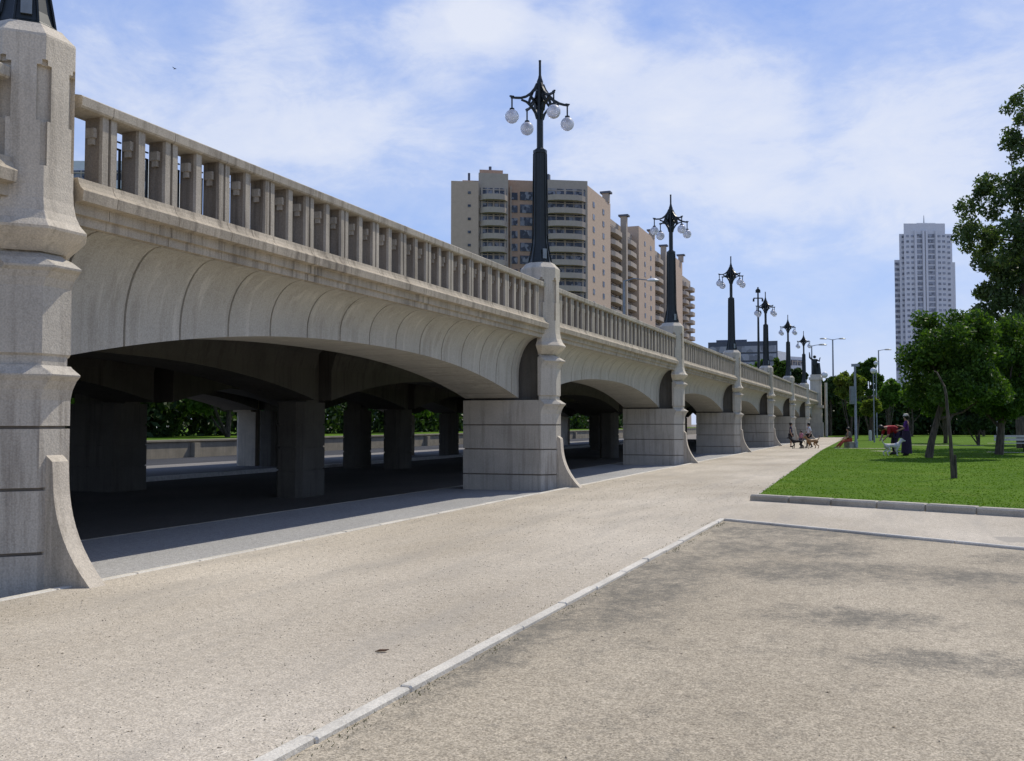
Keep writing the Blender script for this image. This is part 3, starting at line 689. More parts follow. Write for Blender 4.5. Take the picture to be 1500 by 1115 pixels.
# ------------------------------------------------------------------ park furniture
def pole_thing(name, p, h, label, cat, group=None, w=1.0):
    t = thing(name, p, label, cat, group); b = MB(); b.lathe([(.11*w,0),(.11*w,.35),(.075*w,.42),(.06*w,h)], 10); b.build('pole', M['steel'], t, smooth=True); return t
t = pole_thing('park_pole', W(1253,58.5,ZL), HT(536,58.5), 'grey metal park pole with a small pale box halfway, beside the seated person', 'pole')
b = MB(); b.box(-.32,-.05,-.09,.09,HT(592,58.5)-ZL,HT(566,58.5)-ZL); b.box(-.30,-.07,-.11,-.088,HT(589,58.5)-ZL,HT(569,58.5)-ZL); o = b.build('box', M['ironbox'], t); o.rotation_euler.z = YAW
b = MB(); b.box(-.2,.25,-.05,.05,HT(537,58.5)-ZL,HT(533,58.5)-ZL); b.build('bracket', M['steel'], t)
for px, d_, y, lab in ((1280,75,543,'park lamp with a large white globe in front of the dark pointed tree'),(1284,98,532,'park lamp with a small white globe just above the large one')):
    t = pole_thing('globe_lamp', W(px,d_,ZL), HT(y,d_)-.2, lab, 'park lamp', 'globe lamps in the park', .6); b = MB(); b.sphere((0,0,HT(y,d_)-ZL),.22,14,9); b.build('globe', M['whitepaint'], t, smooth=True)
b = MB(); b.lathe([(.13,-.05),(.13,.75),(.10,.84),(.03,.88)],10); tag(b.build('bollard', M['kerb'], None, W(1274,82,ZL), smooth=True), 'short pale stone bollard on the lawn right of the seated person', 'bollard')
t = thing('white_post', W(1463,57,ZL), 'pale whitewashed post beside the tall tree trunk at right', 'post'); b = MB(); b.lathe([(.16,-.05),(.15,1.2),(.13,1.55)],9); b.lathe([(.22,-.05),(.22,.1)],9); b.build('shaft', M['kerb'], t)
# park benches / low stone seats under the trees at right
def bench(p, rz, label):
    t = thing('park_bench', p, label, 'bench', rz=rz)
    b = MB()
    for i in range(3): b.box(-.8,.8,-.2+i*.14,-.08+i*.14,.42,.46)
    b.build('seat', M['kerb'], t); b = MB()
    for i in range(2): b.box(-.8,.8,.24,.28,.56+i*.16,.68+i*.16)
    b.build('backrest', M['kerb'], t)
    for x in (-.65,.65):
        b = MB(); b.box(x-.05,x+.05,-.18,.22,0,.418); b.box(x-.04,x+.04,.285,.32,.2,.84); b.build('leg', M['iron'], t)
bench(W(1482,50.5,ZL), .3, 'pale slatted park bench in tree shade at the right edge')
# ------------------------------------------------------------------ street lights and poles beyond
def street_light(px, d_, ty, arms, label, base=0.0, rz=0, th=.09):
    t = thing('street_light', W(px,d_,base), label, 'street lamp', rz=rz+YAW); h = HT(ty,d_)-base; b = MB(); b.lathe([(th*1.5,0),(th,h*.3),(th*.7,h)],8); b.build('pole', M['steel'], t)
    for s in arms:
        b = MB(); b.tube([(0,0,h-.1),(s*.6,0,h+.05),(s*1.1,0,h+.1)],[.06,.05,.05],6); a = b.build('arm', M['steel'], t)
        b = MB(); b.lathe([(.02,-.08),(.3,-.06),(.34,.03),(.2,.14),(.03,.17)],10,(0,0,0)); o = b.build('luminaire', M['ironbox'], a, (s*1.55,0,h+.08)); o.scale = (1.9,.8,1)
    return t
street_light(1221,165,497,(-1,1),'tall double-headed street light above the trees right of the pylon', 3, th=.16)
street_light(1288,165,513,(1,),'single-headed street light above the dark trees left of the white tower', 3, th=.14)
street_light(1190,140,506,(1,),'single-headed street light rising behind the bronze statue', 3, th=.12)
t = street_light(915,62,410,(),'curved street light with white lamp head, seen against the tan apartment block', 4)
h = HT(410,62)-4; b = MB(); b.tube([(0,0,h-.05),(.6,0,h+.12),(1.5,0,h+.02)],[.05,.04,.03],6); a = b.build('arm', M['steel'], t); b = MB(); b.lathe([(.02,-.1),(.18,-.07),(.22,0),(.12,.1),(.02,.13)],10); o = b.build('luminaire', M['whitepaint'], a, (1.8,0,h+.02)); o.scale = (1.9,.9,1)
t = thing('tall_mast', W(1112,120,4), 'slim dark mast with short crossbars, rising left of the fifth bridge lamp', 'mast'); h = HT(420,120)-4
b = MB(); b.lathe([(.22,0),(.14,h*.5),(.09,h)],8); b.build('pole', M['iron'], t)
for zz,w in ((HT(437,120)-4,.55),(HT(456,120)-4,.3),(HT(424,120)-4,.2)):
    b = MB(); b.box(-w,w,-.05,.05,zz,zz+.12); b.box(-w-.08,-w+.1,-.08,.08,zz-.35,zz); b.box(w-.1,w+.08,-.08,.08,zz-.35,zz); o = b.build('crossbar', M['iron'], t); o.rotation_euler.z = YAW
# ------------------------------------------------------------------ buildings
def V2(xr, dd): p = RH*xr + FH*dd; return Vector((p.x,p.y,0))
def stack(par, A, B, bulge, floors, zf0, fh, wall_in=.3, mb='beige', par_h=1.25, ztop=None, win='glass'):
    """balcony stack between A and B on a facade; outward is left-hand normal towards the viewer"""
    d_ = (B-A).normalized(); nrm = Vector((d_.y,-d_.x,0)); w = (B-A).length
    org = wloc(par)
    poly = [A-nrm*.3]; 
    for i in range(9):
        s = i/8; poly.append(A + d_*w*s + nrm*(bulge*(1-(2*s-1)**4)*.9+.25))
    poly.append(B-nrm*.3)
    bal = None; wn = None
    for k in range(floors):
        z = zf0 + k*fh
        if bal is None:
            b = MB(); b.prism([(p.x-org.x,p.y-org.y) for p in poly], 0, par_h)
            bal = b.build('balcony', M[mb], par, (0,0,z-org.z))
            b = MB(); c0 = (A+B)/2+nrm*.12-org; b.obox(c0, d_, nrm, w/2-.2, .1, par_h+.02, fh-.02)
            wn = b.build('window', M[win], par, (0,0,z-org.z))
            b = MB()
            for i in range(5):
                cc = A + d_*(w*(.08+.21*i)) + nrm*.26 - org; b.obox(cc, d_, nrm, .08 if i%2 else .2, .05, par_h+.03, fh-.04)
            b.obox((A+B)/2+nrm*.265-org, d_, nrm, w*.46, .05, fh-.5, fh-.3); fr = b.build('frame', M['beige'], wn)
        else:
            for src in (bal, wn):
                o = copy_tree(src, par); o.location.z = z-org.z
def wall_block(par, pts, z0, z1, m, name='wall'):
    org = wloc(par); b = MB(); b.prism([(p.x-org.x,p.y-org.y) for p in pts], z0-org.z, z1-org.z); return b.build(name, M[m], par)
DB = 228.0
apt = thing('apartment_block', V2(0,DB), 'huge tan apartment block with curved beige balconies, rising behind the parapet', 'apartment building')
e = (V2(18.5,230)-V2(-13.9,225)).normalized(); n_in = (V2(-1,40)-V2(0,0)).normalized()   # front direction and depth direction
FA = V2(-13.9,225)
def F(u, v=0): return FA + e*u + n_in*v
ztop = HT(262,226)
# front wing
wall_block(apt, [F(0),F(6.3),F(6.3,16),F(0,16)], 0, ztop-.2, 'tan')
wall_block(apt, [F(6.3,1.2),F(13.2,1.2),F(13.2,16),F(6.3,16)], 0, ztop+2.2, 'beige')
wall_block(apt, [F(13.2,4.5),F(20.5,4.5),F(20.5,18),F(13.2,18)], 0, ztop+1.6, 'orange')
wall_block(apt, [F(20.5,1.2),F(32,1.2),F(32,16),F(20.5,16)], 0, ztop+1.2, 'beige')
wall_block(apt, [F(2.5,4),F(6.3,4),F(6.3,12),F(2.5,12)], ztop-.2, ztop+1.0, 'tan', 'roof_parapet')
wall_block(apt, [F(6.5,3),F(12.0,3),F(12.0,11),F(6.5,11)], ztop+2.2, ztop+3.4, 'orange', 'penthouse')
fl = 11; fh = 3.02; zf0 = ztop - 1.3 - fl*fh
stack(apt, F(6.5,1.2), F(13.0,1.2), 2.3, fl, zf0, fh)
stack(apt, F(21.5,1.2), F(31.6,1.2), 2.3, fl, zf0+.4, fh)
org = wloc(apt); src = None
for k in range(fl):                                     # small square windows and the recessed bay
    for (u, v, w_, hh) in ((4.2,-.02,.35,.6),(14.6,4.45,.9,1.7),(17.6,4.45,1.5,2.0)):
        c0 = F(u,v)-n_in*.03-org; b = MB(); b.obox(c0, e, n_in, w_, .06, 0, hh); b.build('window', M['glass'], apt, (0,0,zf0+k*fh+1.2-org.z))
b = MB()
for k in range(fl): b.obox(F(13.9,4)-org, e, n_in, .15, .15, 0, ztop-org.z); break
b.build('drain_pipe', M['beige'], apt)
# long side wing going away
S0 = F(32,3); s_dir = (V2(69,372)-S0).normalized(); s_n = Vector((s_dir.y,-s_dir.x,0))
def G(u, v=0): return S0 + s_dir*u - s_n*v
L_ = (V2(69,372)-S0).length
zs = HT(278,240)
segs = [(0,22,'tan',0,zs+.0),(22,54,'beige',2.0,zs-2.2),(54,76,'tan',0,zs+.3),(76,108,'beige',2.0,zs-1.5),(108,124,'tan',.5,zs+.2),(124,L_,'beige',2.0,zs-3)]
for a_,c_,m_,v_,zt in segs: wall_block(apt, [G(a_,v_),G(c_,v_),G(c_,18),G(a_,18)], 0, zt, m_)
for a_, c_, zt in ((22.6,53.4,zs-2.2),(76.6,107.4,zs-1.5),(124.6,L_-1,zs-3)):
    stack(apt, G(a_,2.0), G(a_+(c_-a_)*.46,2.0), 2.4, 14, zt-1.6-14*fh, fh)
    stack(apt, G(a_+(c_-a_)*.56,2.0), G(c_,2.0), 2.4, 14, zt-1.6-14*fh, fh)
for u, zt in ((20,zs),(39,zs-2.2),(74.5,zs+.3),(92,zs-1.5),(122,zs+.2)):
    p = G(u,.6)-org; b = MB(); b.box(p.x-.8,p.x+.8,p.y-.8,p.y+.8,zt-org.z-(40 if u in (39,92) else 0),zt+2.2-org.z); q = b.build('chimney', M['beige'], apt)
    b = MB(); b.box(p.x-1.35,p.x+1.35,p.y-1.1,p.y+1.1,zt+2.21-org.z,zt+2.7-org.z); b.build('cap', M['grey_wall'], q)
for k in range(11):
    for u in (6, 15, 62, 70):
        b = MB(); p = G(u,-.02)-org; b.obox(p, s_dir, s_n, .8, .06, 0, 1.3); b.build('window', M['glass'], apt, (0,0,zs-4.2-k*fh-org.z))
b = MB(); p = F(9,4)-org; b.lathe([(.35,ztop+3.4),(.35,ztop+4.4)],8,(p.x,p.y,-org.z)); p = F(4,6)-org; b.lathe([(.3,ztop+.9),(.3,ztop+3.2)],8,(p.x,p.y,-org.z)); p = F(22.5,3)-org; b.box(p.x-.6,p.x+.6,p.y-.6,p.y+.6,ztop+1.2-org.z,ztop+2.8-org.z); b.build('roof_vent', M['grey_wall'], apt)
# white tower
DT = 554.0; tw = thing('residential_tower', V2((1357-750)/FOC*DT,DT), 'tall pale grey-white tower block with stepped top, far away left of the tall tree', 'tower block')
org = wloc(tw)
def T(px, v=0): return V2((px-750)/FOC*(DT+v), DT+v)
for (x0,x1,ty,v0) in ((1313.5,1322,377,6),(1321,1399,340,2.0),(1328,1389,325.5,0),(1388,1403,380,7),(1347,1375,322.5,4)):
    wall_block(tw, [T(x0,v0),T(x1,v0),T(x1,v0+26),T(x0,v0+26)], 0, HT(ty,DT), 'white_wall')
b = MB()
for px in (1345.0,1356.5,1361.0,1375.5): b.obox(T(px,-.5)-org, RH, FH, .55, .7, 0, HT(336,DT))
b.build('pilaster', M['white_wall'], tw)
wins = []
for k in range(26):
    z = HT(346+k*7.85,DT)
    for px in (1326.5,1333.5,1340.5,1380,1386.5,1394):
        v = 2.0 if px < 1328 or px > 1389 else 0
        wins.append((px, v, .75, 1.3, z))
    for px in (1350.7,1368.3): wins.append((px,0,1.75,2.0,z-.2))
    if k > 4: wins.append((1317.5,6,1.5,1.6,z))
ri = MB(); random.Random(3).shuffle(wins)
for i,(px,v,w_,h_,z) in enumerate(wins):
    if i < 100:
        b = MB(); b.obox(T(px,v-.06)-org, RH, FH, w_, .1, 0, h_); b.build('window', M['glass_dark'], tw, (0,0,z-org.z))
    else: ri.obox(T(px,v-.06)-org, RH, FH, w_, .1, z-org.z, z+h_-org.z)
tag(ri.build('window', M['glass_dark'], tw), kind='stuff')
b = MB(); p = T(1358,8)-org; b.lathe([(.35,HT(322.5,DT)),(.12,HT(309,DT))],6,(p.x,p.y,0)); b.build('antenna', M['steel'], tw)
# grey office beyond the bridge
DO = 260.0; of = thing('office_building', V2((1090-750)/FOC*DO,DO), 'low blue-grey glass office block with flat roof behind the parapet', 'office building'); org = wloc(of)
def O(px,v=0): return V2((px-750)/FOC*(DO+v), DO+v)
wall_block(of, [O(1038,6),O(1140,0),O(1140,30),O(1038,36)], 0, HT(499,DO), 'grey_wall'); wall_block(of, [O(1050,9),O(1095,7),O(1095,20),O(1050,24)], HT(499,DO), HT(494,DO), 'grey_wall', 'roof_plant')
wall_block(of, [O(1140,4),O(1152,10),O(1152,30),O(1140,30)], 0, HT(512,DO), 'white_wall', 'side_wing')
ed = (O(1140)-O(1038,6)).normalized(); en = Vector((-ed.y,ed.x,0))
for k in range(5):
    b = MB(); c0 = (O(1038,6)+O(1140))/2-org; b.obox(c0-en*.1, ed, en, 8.7, .1, 0, 1.7); b.build('window', M['glass_dark'], of, (0,0,HT(504+k*12,DO)-2-org.z))
DW = 300.0; wb = thing('apartment_block', V2((1172-750)/FOC*DW,DW), 'pale grey balconied block behind the last bridge lamps', 'apartment building'); org = wloc(wb)
wall_block(wb, [V2((1158-750)/FOC*DW,DW),V2((1183-750)/FOC*DW,DW+4),V2((1183-750)/FOC*DW,DW+20),V2((1158-750)/FOC*DW,DW+20)], 0, HT(522,DW), 'white_wall')
A_ = V2((1159-750)/FOC*DW,DW); B_ = V2((1182-750)/FOC*DW,DW+3.7); stack(wb, A_, B_, .9, 6, HT(522,DW)-1-18, 3.0, mb='white_wall')
# pale block glimpsed through the near balusters
DN = 150.0; nb = thing('apartment_block', V2((140-750)/FOC*DN,DN), 'white block with dark balconies glimpsed through the nearest parapet slots', 'apartment building'); org = wloc(nb)
def Q(px,v=0): return V2((px-750)/FOC*DN, DN+v)
wall_block(nb, [Q(60),Q(212),Q(212,16),Q(60,16)], 0, HT(232,DN), 'white_wall')
stack(nb, Q(64), Q(134), .9, 10, HT(232,DN)-31.5, 3.0, mb='whitew' if 'whitew' in M else 'white_wall'); stack(nb, Q(140), Q(210), .9, 10, HT(232,DN)-31.5, 3.0, mb='white_wall')
# ------------------------------------------------------------------ people and dogs
def skin(name, joints, edges, m, parent, sub=1, root_=0, mats=None):
    names = list(joints); me = bpy.data.meshes.new(name); idx = {n:i for i,n in enumerate(names)}
    me.from_pydata([joints[n][:3] for n in names], [(idx[a],idx[b_]) for a,b_ in edges], [])
    o = bpy.data.objects.new(name, me); COL.objects.link(o)
    mod = o.modifiers.new('skin','SKIN'); mod.use_smooth_shade = True
    s = o.modifiers.new('sub','SUBSURF'); s.levels = sub; s.render_levels = sub
    for i,n in enumerate(names):
        r_ = joints[n][3]; rr = r_ if isinstance(r_,tuple) else (r_,r_)
        me.skin_vertices[0].data[i].radius = rr; me.skin_vertices[0].data[i].use_root = (i == root_)
    dg = bpy.context.evaluated_depsgraph_get(); dg.update()
    nm = bpy.data.meshes.new_from_object(o.evaluated_get(dg)); nm.name = name
    o.modifiers.clear(); o.data = nm; nm.materials.clear(); nm.materials.append(m); bpy.data.meshes.remove(me)
    o.parent = parent; return o
M['skin'] = plain('skin_tone', (.42,.25,.17), .6)
M['hair'] = plain('dark_hair', (.02,.015,.012), .5)
for nm_, col in (('navy',(.035,.045,.09)),('white_shirt',(.62,.62,.64)),('black_cloth',(.02,.02,.024)),('red',(.32,.015,.025)),('purple',(.10,.025,.16)),('plum',(.035,.022,.05)),('olive',(.16,.15,.12)),('pink',(.55,.22,.28)),('rust',(.40,.085,.05)),('tan_fur',(.28,.16,.075)),('white_fur',(.62,.60,.58)),('black_fur',(.025,.022,.022)),('shoe',(.04,.035,.035)),('straw',(.62,.58,.52))): M[nm_] = plain(nm_, col, .85)
STAND = dict(pelvis=(0,0,.93,(.15,.11)), waist=(0,0,1.08,(.14,.10)), chest=(0,0,1.27,(.17,.115)), neck=(0,.0,1.46,.055), chin=(0,.03,1.53,.065), head=(0,.02,1.61,(.082,.1)), crown=(0,.0,1.68,.07), nose=(0,.125,1.59,.014),
 shL=(-.17,0,1.41,.06), elL=(-.24,-.03,1.14,.042), wrL=(-.25,.05,.90,.028), haL=(-.25,.08,.84,.03), shR=(.17,0,1.41,.06), elR=(.24,-.03,1.14,.042), wrR=(.25,.05,.90,.028), haR=(.25,.08,.84,.03),
 hiL=(-.09,0,.88,.09), knL=(-.10,.02,.50,.06), anL=(-.10,-.02,.09,.04), toL=(-.11,.13,.035,.03), hiR=(.09,0,.88,.09), knR=(.10,.02,.50,.06), anR=(.10,-.02,.09,.04), toR=(.11,.13,.035,.03))
SE = [('pelvis','waist'),('waist','chest'),('chest','neck'),('neck','chin'),('chin','head'),('head','crown'),('head','nose'),('chest','shL'),('shL','elL'),('elL','wrL'),('wrL','haL'),('chest','shR'),('shR','elR'),('elR','wrR'),('wrR','haR'),
 ('pelvis','hiL'),('hiL','knL'),('knL','anL'),('anL','toL'),('pelvis','hiR'),('hiR','knR'),('knR','anR'),('anR','toR')]
def person(p, rz, pose, label, top, bottom, hair='hair', bottom_kind='trousers', h=1.0, hat=None, short=False):
    J = dict(STAND); J.update(pose); t = thing('person', p, label, 'person', rz=rz)
    J = {k:(v[0]*h,v[1]*h,v[2]*h,tuple(q*h for q in v[3]) if isinstance(v[3],tuple) else v[3]*h) for k,v in J.items()}
    E = list(SE); JJ = dict(J)
    for s in 'LR':                       # five short fingers on each hand
        ha = Vector(J['ha'+s][:3]); wr = Vector(J['wr'+s][:3]); d_ = (ha-wr).normalized(); side = d_.cross(Vector((0,0,1)) if abs(d_.z)<.8 else Vector((1,0,0))).normalized()
        for i,(o_,l) in enumerate(((-.024,.055),(-.008,.07),(.008,.066),(.024,.05))):
            JJ[f'f{s}{i}'] = (*(ha+side*o_*1.3+d_*(l+.02)+Vector((0,.012,0))),.008); E.append(('ha'+s,f'f{s}{i}'))
        JJ[f't{s}'] = (*(wr+d_*.04+side*.05),.009); E.append(('wr'+s,f't{s}'))
    body = skin('body', JJ, E, M['skin'], t)
    def grow(keys, k): return {q:(*J[q][:3], tuple(x*k+.012 for x in J[q][3]) if isinstance(J[q][3],tuple) else J[q][3]*k+.012) for q in keys}
    tk = ['chest','waist','pelvis','shL','shR']+([] if short else ['elL','elR'])
    TJ = grow(tk,1.08); te = [e_ for e_ in SE if e_[0] in TJ and e_[1] in TJ]
    if short:
        for s in 'LR':
            a_ = Vector(J['sh'+s][:3]).lerp(Vector(J['el'+s][:3]),.55); TJ['m'+s] = (*a_,.06*h); te.append(('sh'+s,'m'+s))
    skin('shirt', TJ, te, M[top], t)
    if bottom_kind == 'skirt':
        b = MB(); pz = J['pelvis']; b.lathe([(.16,pz[2]+.12),(.19,pz[2]-.05),(.215,.55),(.235,.10),(.22,.09)],12); b.build('skirt', M[bottom], t, smooth=True)
    else:
        bk = ['pelvis','hiL','knL','hiR','knR']+(['anL','anR'] if bottom_kind=='trousers' else [])
        skin('trousers' if bottom_kind=='trousers' else 'shorts', grow(bk,1.1), [e_ for e_ in SE if e_[0] in bk and e_[1] in bk], M[bottom], t)
    hd = Vector(J['head'][:3]); cr = Vector(J['crown'][:3]); up = (cr-Vector(J['chin'][:3])).normalized(); fw = Vector(J['nose'][:3])-hd
    b = MB(); b.sphere(hd+up*.035*h-fw*.22,.108*h,12,8); b.sphere(hd-fw*.5-up*.04,.075*h,10,7); b.build('hair', M[hair], t, smooth=True)
    if hat: b = MB(); b.lathe([(.135,-.01),(.135,.0),(.11,.01),(.10,.075),(.05,.10)],12,hd+up*.07*h); b.build('hat', M[hat], t, smooth=True)
    b = MB(); e_ = []
    for s in (-1,1):
        side = fw.cross(up).normalized(); b.sphere(hd+fw*.80+side*s*.032*h+up*.01,.011*h,6,4)
    b.build('eyes', M['hair'], t)
    for s in 'LR':
        a_ = Vector(J['an'+s][:3]); o_ = Vector(J['to'+s][:3]); b = MB(); b.tube([a_-(o_-a_)*.25+Vector((0,0,-.02)), a_+Vector((0,0,-.03)), a_.lerp(o_,.6), o_+(o_-a_)*.15],[.045*h,.052*h,.045*h,.025*h],8); b.build('shoe', M['shoe'], t, smooth=True)
    return t
def dog(p, rz, fur, label, h=1.0, tail_up=True, bow=False):
    t = thing('dog', p, label, 'dog', rz=rz)
    z = .46
    J = dict(loin=(0,-.02,z,.088), rump=(0,-.26,z+.01,.095), chest=(0,.22,z-.01,.125), neck=(0,.36,z+.13,.07), skull=(0,.46,z+.24,.072), muz=(0,.57,z+.21,.038), nose=(0,.64,z+.20,.026), earL=(-.07,.43,z+.31,.018), earR=(.07,.43,z+.31,.018), tail0=(0,-.37,z+.06,.03), tail1=(0,-.47,z+(.17 if tail_up else -.05),.024), tail2=(0,-.48,z+(.32 if tail_up else -.2),.016))
    E = [('loin','rump'),('loin','chest'),('chest','neck'),('neck','skull'),('skull','muz'),('muz','nose'),('skull','earL'),('skull','earR'),('rump','tail0'),('tail0','tail1'),('tail1','tail2')]
    for s,x in (('L',-.085),('R',.085)):
        dy = .05 if s=='L' else -.05
        J.update({'sf'+s:(x,.22,z-.08,.06),'ef'+s:(x,.17+dy*.3,z-.2,.04),'cf'+s:(x,.22+dy,.16,.026),'pf'+s:(x,.22+dy,.045,.024),'tf'+s:(x,.27+dy,.022,.024),
                  'hh'+s:(x,-.27,z-.05,.075),'kh'+s:(x,-.17-dy*.5,z-.19,.05),'ch'+s:(x,-.34-dy,.17,.028),'ph'+s:(x,-.31-dy,.045,.024),'th'+s:(x,-.26-dy,.022,.024)})
        E += [('chest','sf'+s),('sf'+s,'ef'+s),('ef'+s,'cf'+s),('cf'+s,'pf'+s),('pf'+s,'tf'+s),('rump','hh'+s),('hh'+s,'kh'+s),('kh'+s,'ch'+s),('ch'+s,'ph'+s),('ph'+s,'th'+s)]
    J = {k:(v[0]*h,v[1]*h,v[2]*h,v[3]*h) for k,v in J.items()}
    skin('body', J, E, M[fur], t); return t
toL = math.radians(90)+YAW      # facing the picture's left
toR = math.radians(-90)+YAW
D1 = 64.0
walk = dict(knL=(-.1,.12,.52,.06), anL=(-.1,.16,.1,.04), toL=(-.1,.31,.05,.03), knR=(.1,-.02,.5,.06), anR=(.1,-.26,.13,.04), toR=(.1,-.14,.04,.03), elL=(-.24,-.1,1.15,.042), wrL=(-.24,.0,.92,.028), haL=(-.24,.03,.86,.03), elR=(.23,.03,1.14,.042), wrR=(.22,.22,.98,.028), haR=(.22,.27,.95,.03))
person(W(1158,63), toR-.3, {}, 'person in dark blue top and shorts standing left of the dogs by the pier', 'navy', 'black_cloth', bottom_kind='shorts', short=True, h=.9)
person(W(1184,61), toL, walk, 'person in white shirt and black trousers walking beside the dogs', 'white_shirt', 'black_cloth', h=.89)
child = dict(pelvis=(0,0,.62,(.12,.1)))
person(W(1173,60.5), toL+.4, walk, 'small child in pink top between the dogs and the person in white shirt', 'pink', 'navy', h=.62, short=True)
dog(W(1189,59.5), toL+.25, 'tan_fur', 'tan dog with raised tail walking in front of the person in white shirt', 1.0)
dog(W(1167,59.5), toL-.2, 'black_fur', 'black dog between the person in dark blue and the child in pink', .95, False)
# seated person on a low stone block
sp_ = W(1245,59.0,0)
sit = dict(pelvis=(0,0,.52,(.15,.12)), waist=(0,.03,.67,(.14,.1)), chest=(0,.08,.86,(.165,.11)), neck=(0,.12,1.04,.055), chin=(0,.16,1.1,.065), head=(0,.155,1.18,(.082,.1)), crown=(0,.14,1.25,.07), nose=(0,.26,1.16,.014), shL=(-.17,.09,.99,.06), elL=(-.23,.2,.74,.042), wrL=(-.18,.4,.62,.028), haL=(-.17,.46,.60,.03), shR=(.17,.09,.99,.06), elR=(.23,.2,.74,.042), wrR=(.18,.4,.62,.028), haR=(.17,.46,.60,.03),
 hiL=(-.09,.08,.52,.09), knL=(-.11,.46,.47,.06), anL=(-.11,.72,.10,.04), toL=(-.12,.87,.05,.03), hiR=(.09,.08,.52,.09), knR=(.11,.46,.47,.06), anR=(.11,.82,.12,.04), toR=(.12,.97,.07,.03))
person(sp_, toL, sit, 'person in grey-brown top and red trousers sitting at the path edge by the grey pole', 'olive', 'rust', h=.98)
b = MB(); b.prism([(-.5,-.25),(.5,-.25),(.5,.22),(-.5,.22)],-.02,.37); b.prism([(-.54,-.29),(.54,-.29),(.54,.26),(-.54,.26)],.372,.42); o = b.build('stone_seat', M['kerbgrey'], None, sp_); o.rotation_euler.z = toL; tag(o, 'low grey stone block serving as seat at the path edge', 'stone seat')
# people on the lawn
D2 = 45.0
person(W(1327,44.6,ZL), toL-.5, dict(elR=(.28,.12,1.2,.042), wrR=(.2,.3,1.25,.028), haR=(.16,.36,1.27,.03), elL=(-.27,.06,1.16,.042), wrL=(-.2,.24,1.08,.028), haL=(-.17,.3,1.06,.03)), 'person in purple top, long dark skirt and pale hat standing on the lawn', 'purple', 'plum', bottom_kind='skirt', h=1.06, hat='straw')
bend = dict(pelvis=(0,-.1,.84,(.19,.17)), waist=(0,.04,1.0,(.2,.18)), chest=(0,.24,1.04,(.22,.19)), neck=(0,.42,1.03,.055), chin=(0,.5,.99,.065), head=(0,.56,1.0,(.082,.1)), crown=(0,.60,1.06,.07), nose=(0,.63,.92,.014), shL=(-.17,.34,1.03,.06), elL=(-.22,.38,.76,.042), wrL=(-.15,.5,.62,.028), haL=(-.13,.53,.57,.03), shR=(.17,.34,1.03,.06), elR=(.22,.38,.76,.042), wrR=(.15,.5,.62,.028), haR=(.13,.53,.57,.03),
 hiL=(-.1,-.08,.84,.09), hiR=(.1,-.08,.84,.09), knL=(-.11,.04,.48,.06), knR=(.11,.04,.48,.06))
person(W(1310,46,ZL), toL+.15, bend, 'person in red jacket bending forward on the lawn behind the white dog', 'red', 'plum', h=1.2)
dog(W(1306,44.2,ZL), toR+.15, 'white_fur', 'white dog with raised tail standing on the lawn beside the person in purple', 1.0)
# bird
b = MB(); b.tube([(-.18,0,0),(0,0,.03),(.16,0,.02)],[.02,.06,.03],6)
for s in (-1,1): b.add([(.06,0,.03),(-.06,0,.03),(-.1,s*.42,.14),(.0,s*.25,.12)],[(0,1,2,3)]); b.add([(.06,0,.02),(-.06,0,.02),(-.1,s*.42,.13),(.0,s*.25,.11)],[(3,2,1,0)])
bp = W(249,120); tag(b.build('bird', M['black_cloth'], None, (bp.x,bp.y,HT(94,120))), 'tiny dark bird high in the sky left of the lamps', 'bird')
# ------------------------------------------------------------------ light, sky, camera
SUN = Vector((.27,.76,1.0)).normalized(); EL = math.asin(SUN.z); AZ = math.atan2(SUN.x,SUN.y)
ld_ = bpy.data.lights.new('sun','SUN'); ld_.energy = 3.75; ld_.angle = math.radians(.5); ld_.color = (1,.935,.82)
so = bpy.data.objects.new('sun', ld_); COL.objects.link(so); so.rotation_euler = (-SUN).to_track_quat('-Z','Y').to_euler(); so.location = (0,0,60)
w = bpy.data.worlds.new('World'); sc.world = w; w.use_nodes = True; nt = w.node_tree
bg = nt.nodes['Background']; sky = nt.nodes.new('ShaderNodeTexSky'); sky.sky_type = 'NISHITA'; sky.sun_disc = False; sky.sun_elevation = EL; sky.sun_rotation = AZ
sky.air_density = 1.0; sky.dust_density = .6; sky.ozone_density = 3.0
geo = nt.nodes.new('ShaderNodeTexCoord'); sx = nt.nodes.new('ShaderNodeSeparateXYZ'); nt.links.new(geo.outputs['Generated'], sx.inputs[0])
cm = nt.nodes.new('ShaderNodeMapping'); cm.inputs['Scale'].default_value = (3.0,3.0,6.5); nt.links.new(geo.outputs['Generated'], cm.inputs[0])
def cn(scale, rot, sc3, det, ro, loc):
    mp = nt.nodes.new('ShaderNodeMapping'); mp.inputs['Rotation'].default_value = (0,0,rot); mp.inputs['Scale'].default_value = sc3; mp.inputs['Location'].default_value = loc
    nt.links.new(cm.outputs[0], mp.inputs[0]); n = N(nt,'ShaderNodeTexNoise',Scale=scale,Detail=det,Roughness=ro,Distortion=.5); nt.links.new(mp.outputs[0], n.inputs[0]); return n.outputs[0]
c1 = cn(.9, .3, (1,1.2,1), 8, .58, (2.1,.4,0)); c2 = cn(2.4, .3, (1,1.2,1), 9, .64, (0,3.3,0)); c3 = cn(8.0, .9, (1,1.2,1), 6, .65, (1,1,0))
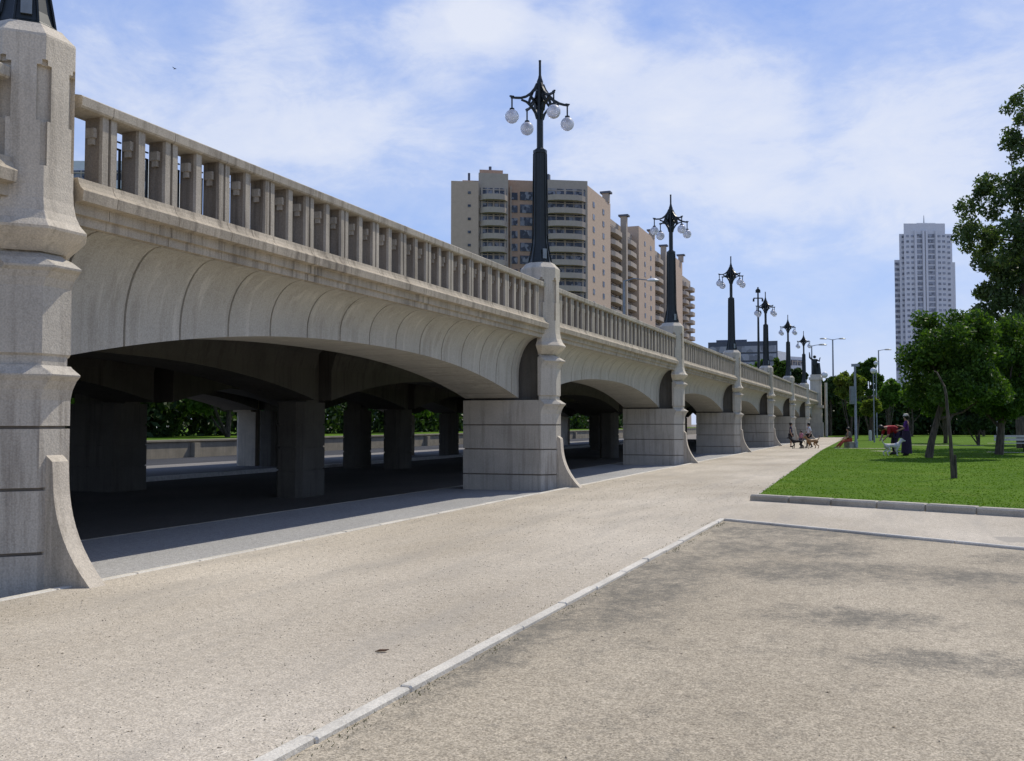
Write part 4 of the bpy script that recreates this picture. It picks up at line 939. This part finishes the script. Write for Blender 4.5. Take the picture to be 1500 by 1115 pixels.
def puff(px, py, rx, amt):
    v = (FH*math.cos(PIT)+Vector((0,0,math.sin(PIT))) + RH*((px-750)/FOC) - (Vector((0,0,math.cos(PIT)))-FH*math.sin(PIT))*((py-557.5)/FOC)).normalized()
    d_ = nt.nodes.new('ShaderNodeVectorMath'); d_.operation='DISTANCE'; nt.links.new(geo.outputs['Generated'], d_.inputs[0]); d_.inputs[1].default_value = v
    q = math_(nt,'SUBTRACT',1.0,math_(nt,'DIVIDE',d_.outputs['Value'],rx),True); return math_(nt,'MULTIPLY',q,amt)
t_ = math_(nt,'ADD', math_(nt,'MULTIPLY',c1,.5), math_(nt,'ADD',math_(nt,'MULTIPLY',c2,.38),math_(nt,'MULTIPLY',c3,.12)))
for q in ((670,30,.075,.30),(740,20,.06,.22),(850,55,.07,.26),(420,185,.10,.2),(560,160,.10,.17),(980,170,.14,.18),(1080,170,.1,.1),(1230,240,.13,.17),(1440,190,.15,.2),(1120,290,.08,.1),(380,40,.07,.14),(215,90,.1,.1)): t_ = math_(nt,'ADD',t_,puff(*q))
cov = ramp(nt, t_, [(.45,(0,0,0)),(.56,(.25,.25,.25)),(.68,(.78,.78,.78)),(.8,(1,1,1))])
hz = ramp(nt, sx.outputs[2], [(.0,(.5,.5,.5)),(.12,(.18,.18,.18)),(.35,(.0,.0,.0))])
k_ = 1/.14
grad = ramp(nt, sx.outputs[2], [(.0,(.52*k_,.65*k_,.93*k_)),(.16,(.40*k_,.56*k_,.93*k_)),(.42,(.265*k_,.425*k_,.87*k_)),(.9,(.16*k_,.28*k_,.66*k_))])
skyc = mix(nt, .85, mix(nt, 1.0, sky.outputs[0], (1.1,1.0,1.1), 'MULTIPLY'), grad)
cl = mix(nt, math_(nt,'MULTIPLY',cov,.85), skyc, (6.2,6.45,7.1))
nt.links.new(cl, bg.inputs[0]); bg.inputs[1].default_value = .128
cd = bpy.data.cameras.new('camera'); cam = bpy.data.objects.new('camera', cd); COL.objects.link(cam); sc.camera = cam
cd.sensor_width = 36; cd.lens = FOC/1500*36; cd.clip_end = 5000; cd.clip_start = .05
cam.location = (0,0,EYE); cam.rotation_euler = (math.pi/2+PIT, 0, YAW)
sc.view_settings.view_transform = 'Standard'; sc.view_settings.look = 'None'; sc.view_settings.exposure = .07; sc.view_settings.gamma = 1
sc.cycles.max_bounces = 8
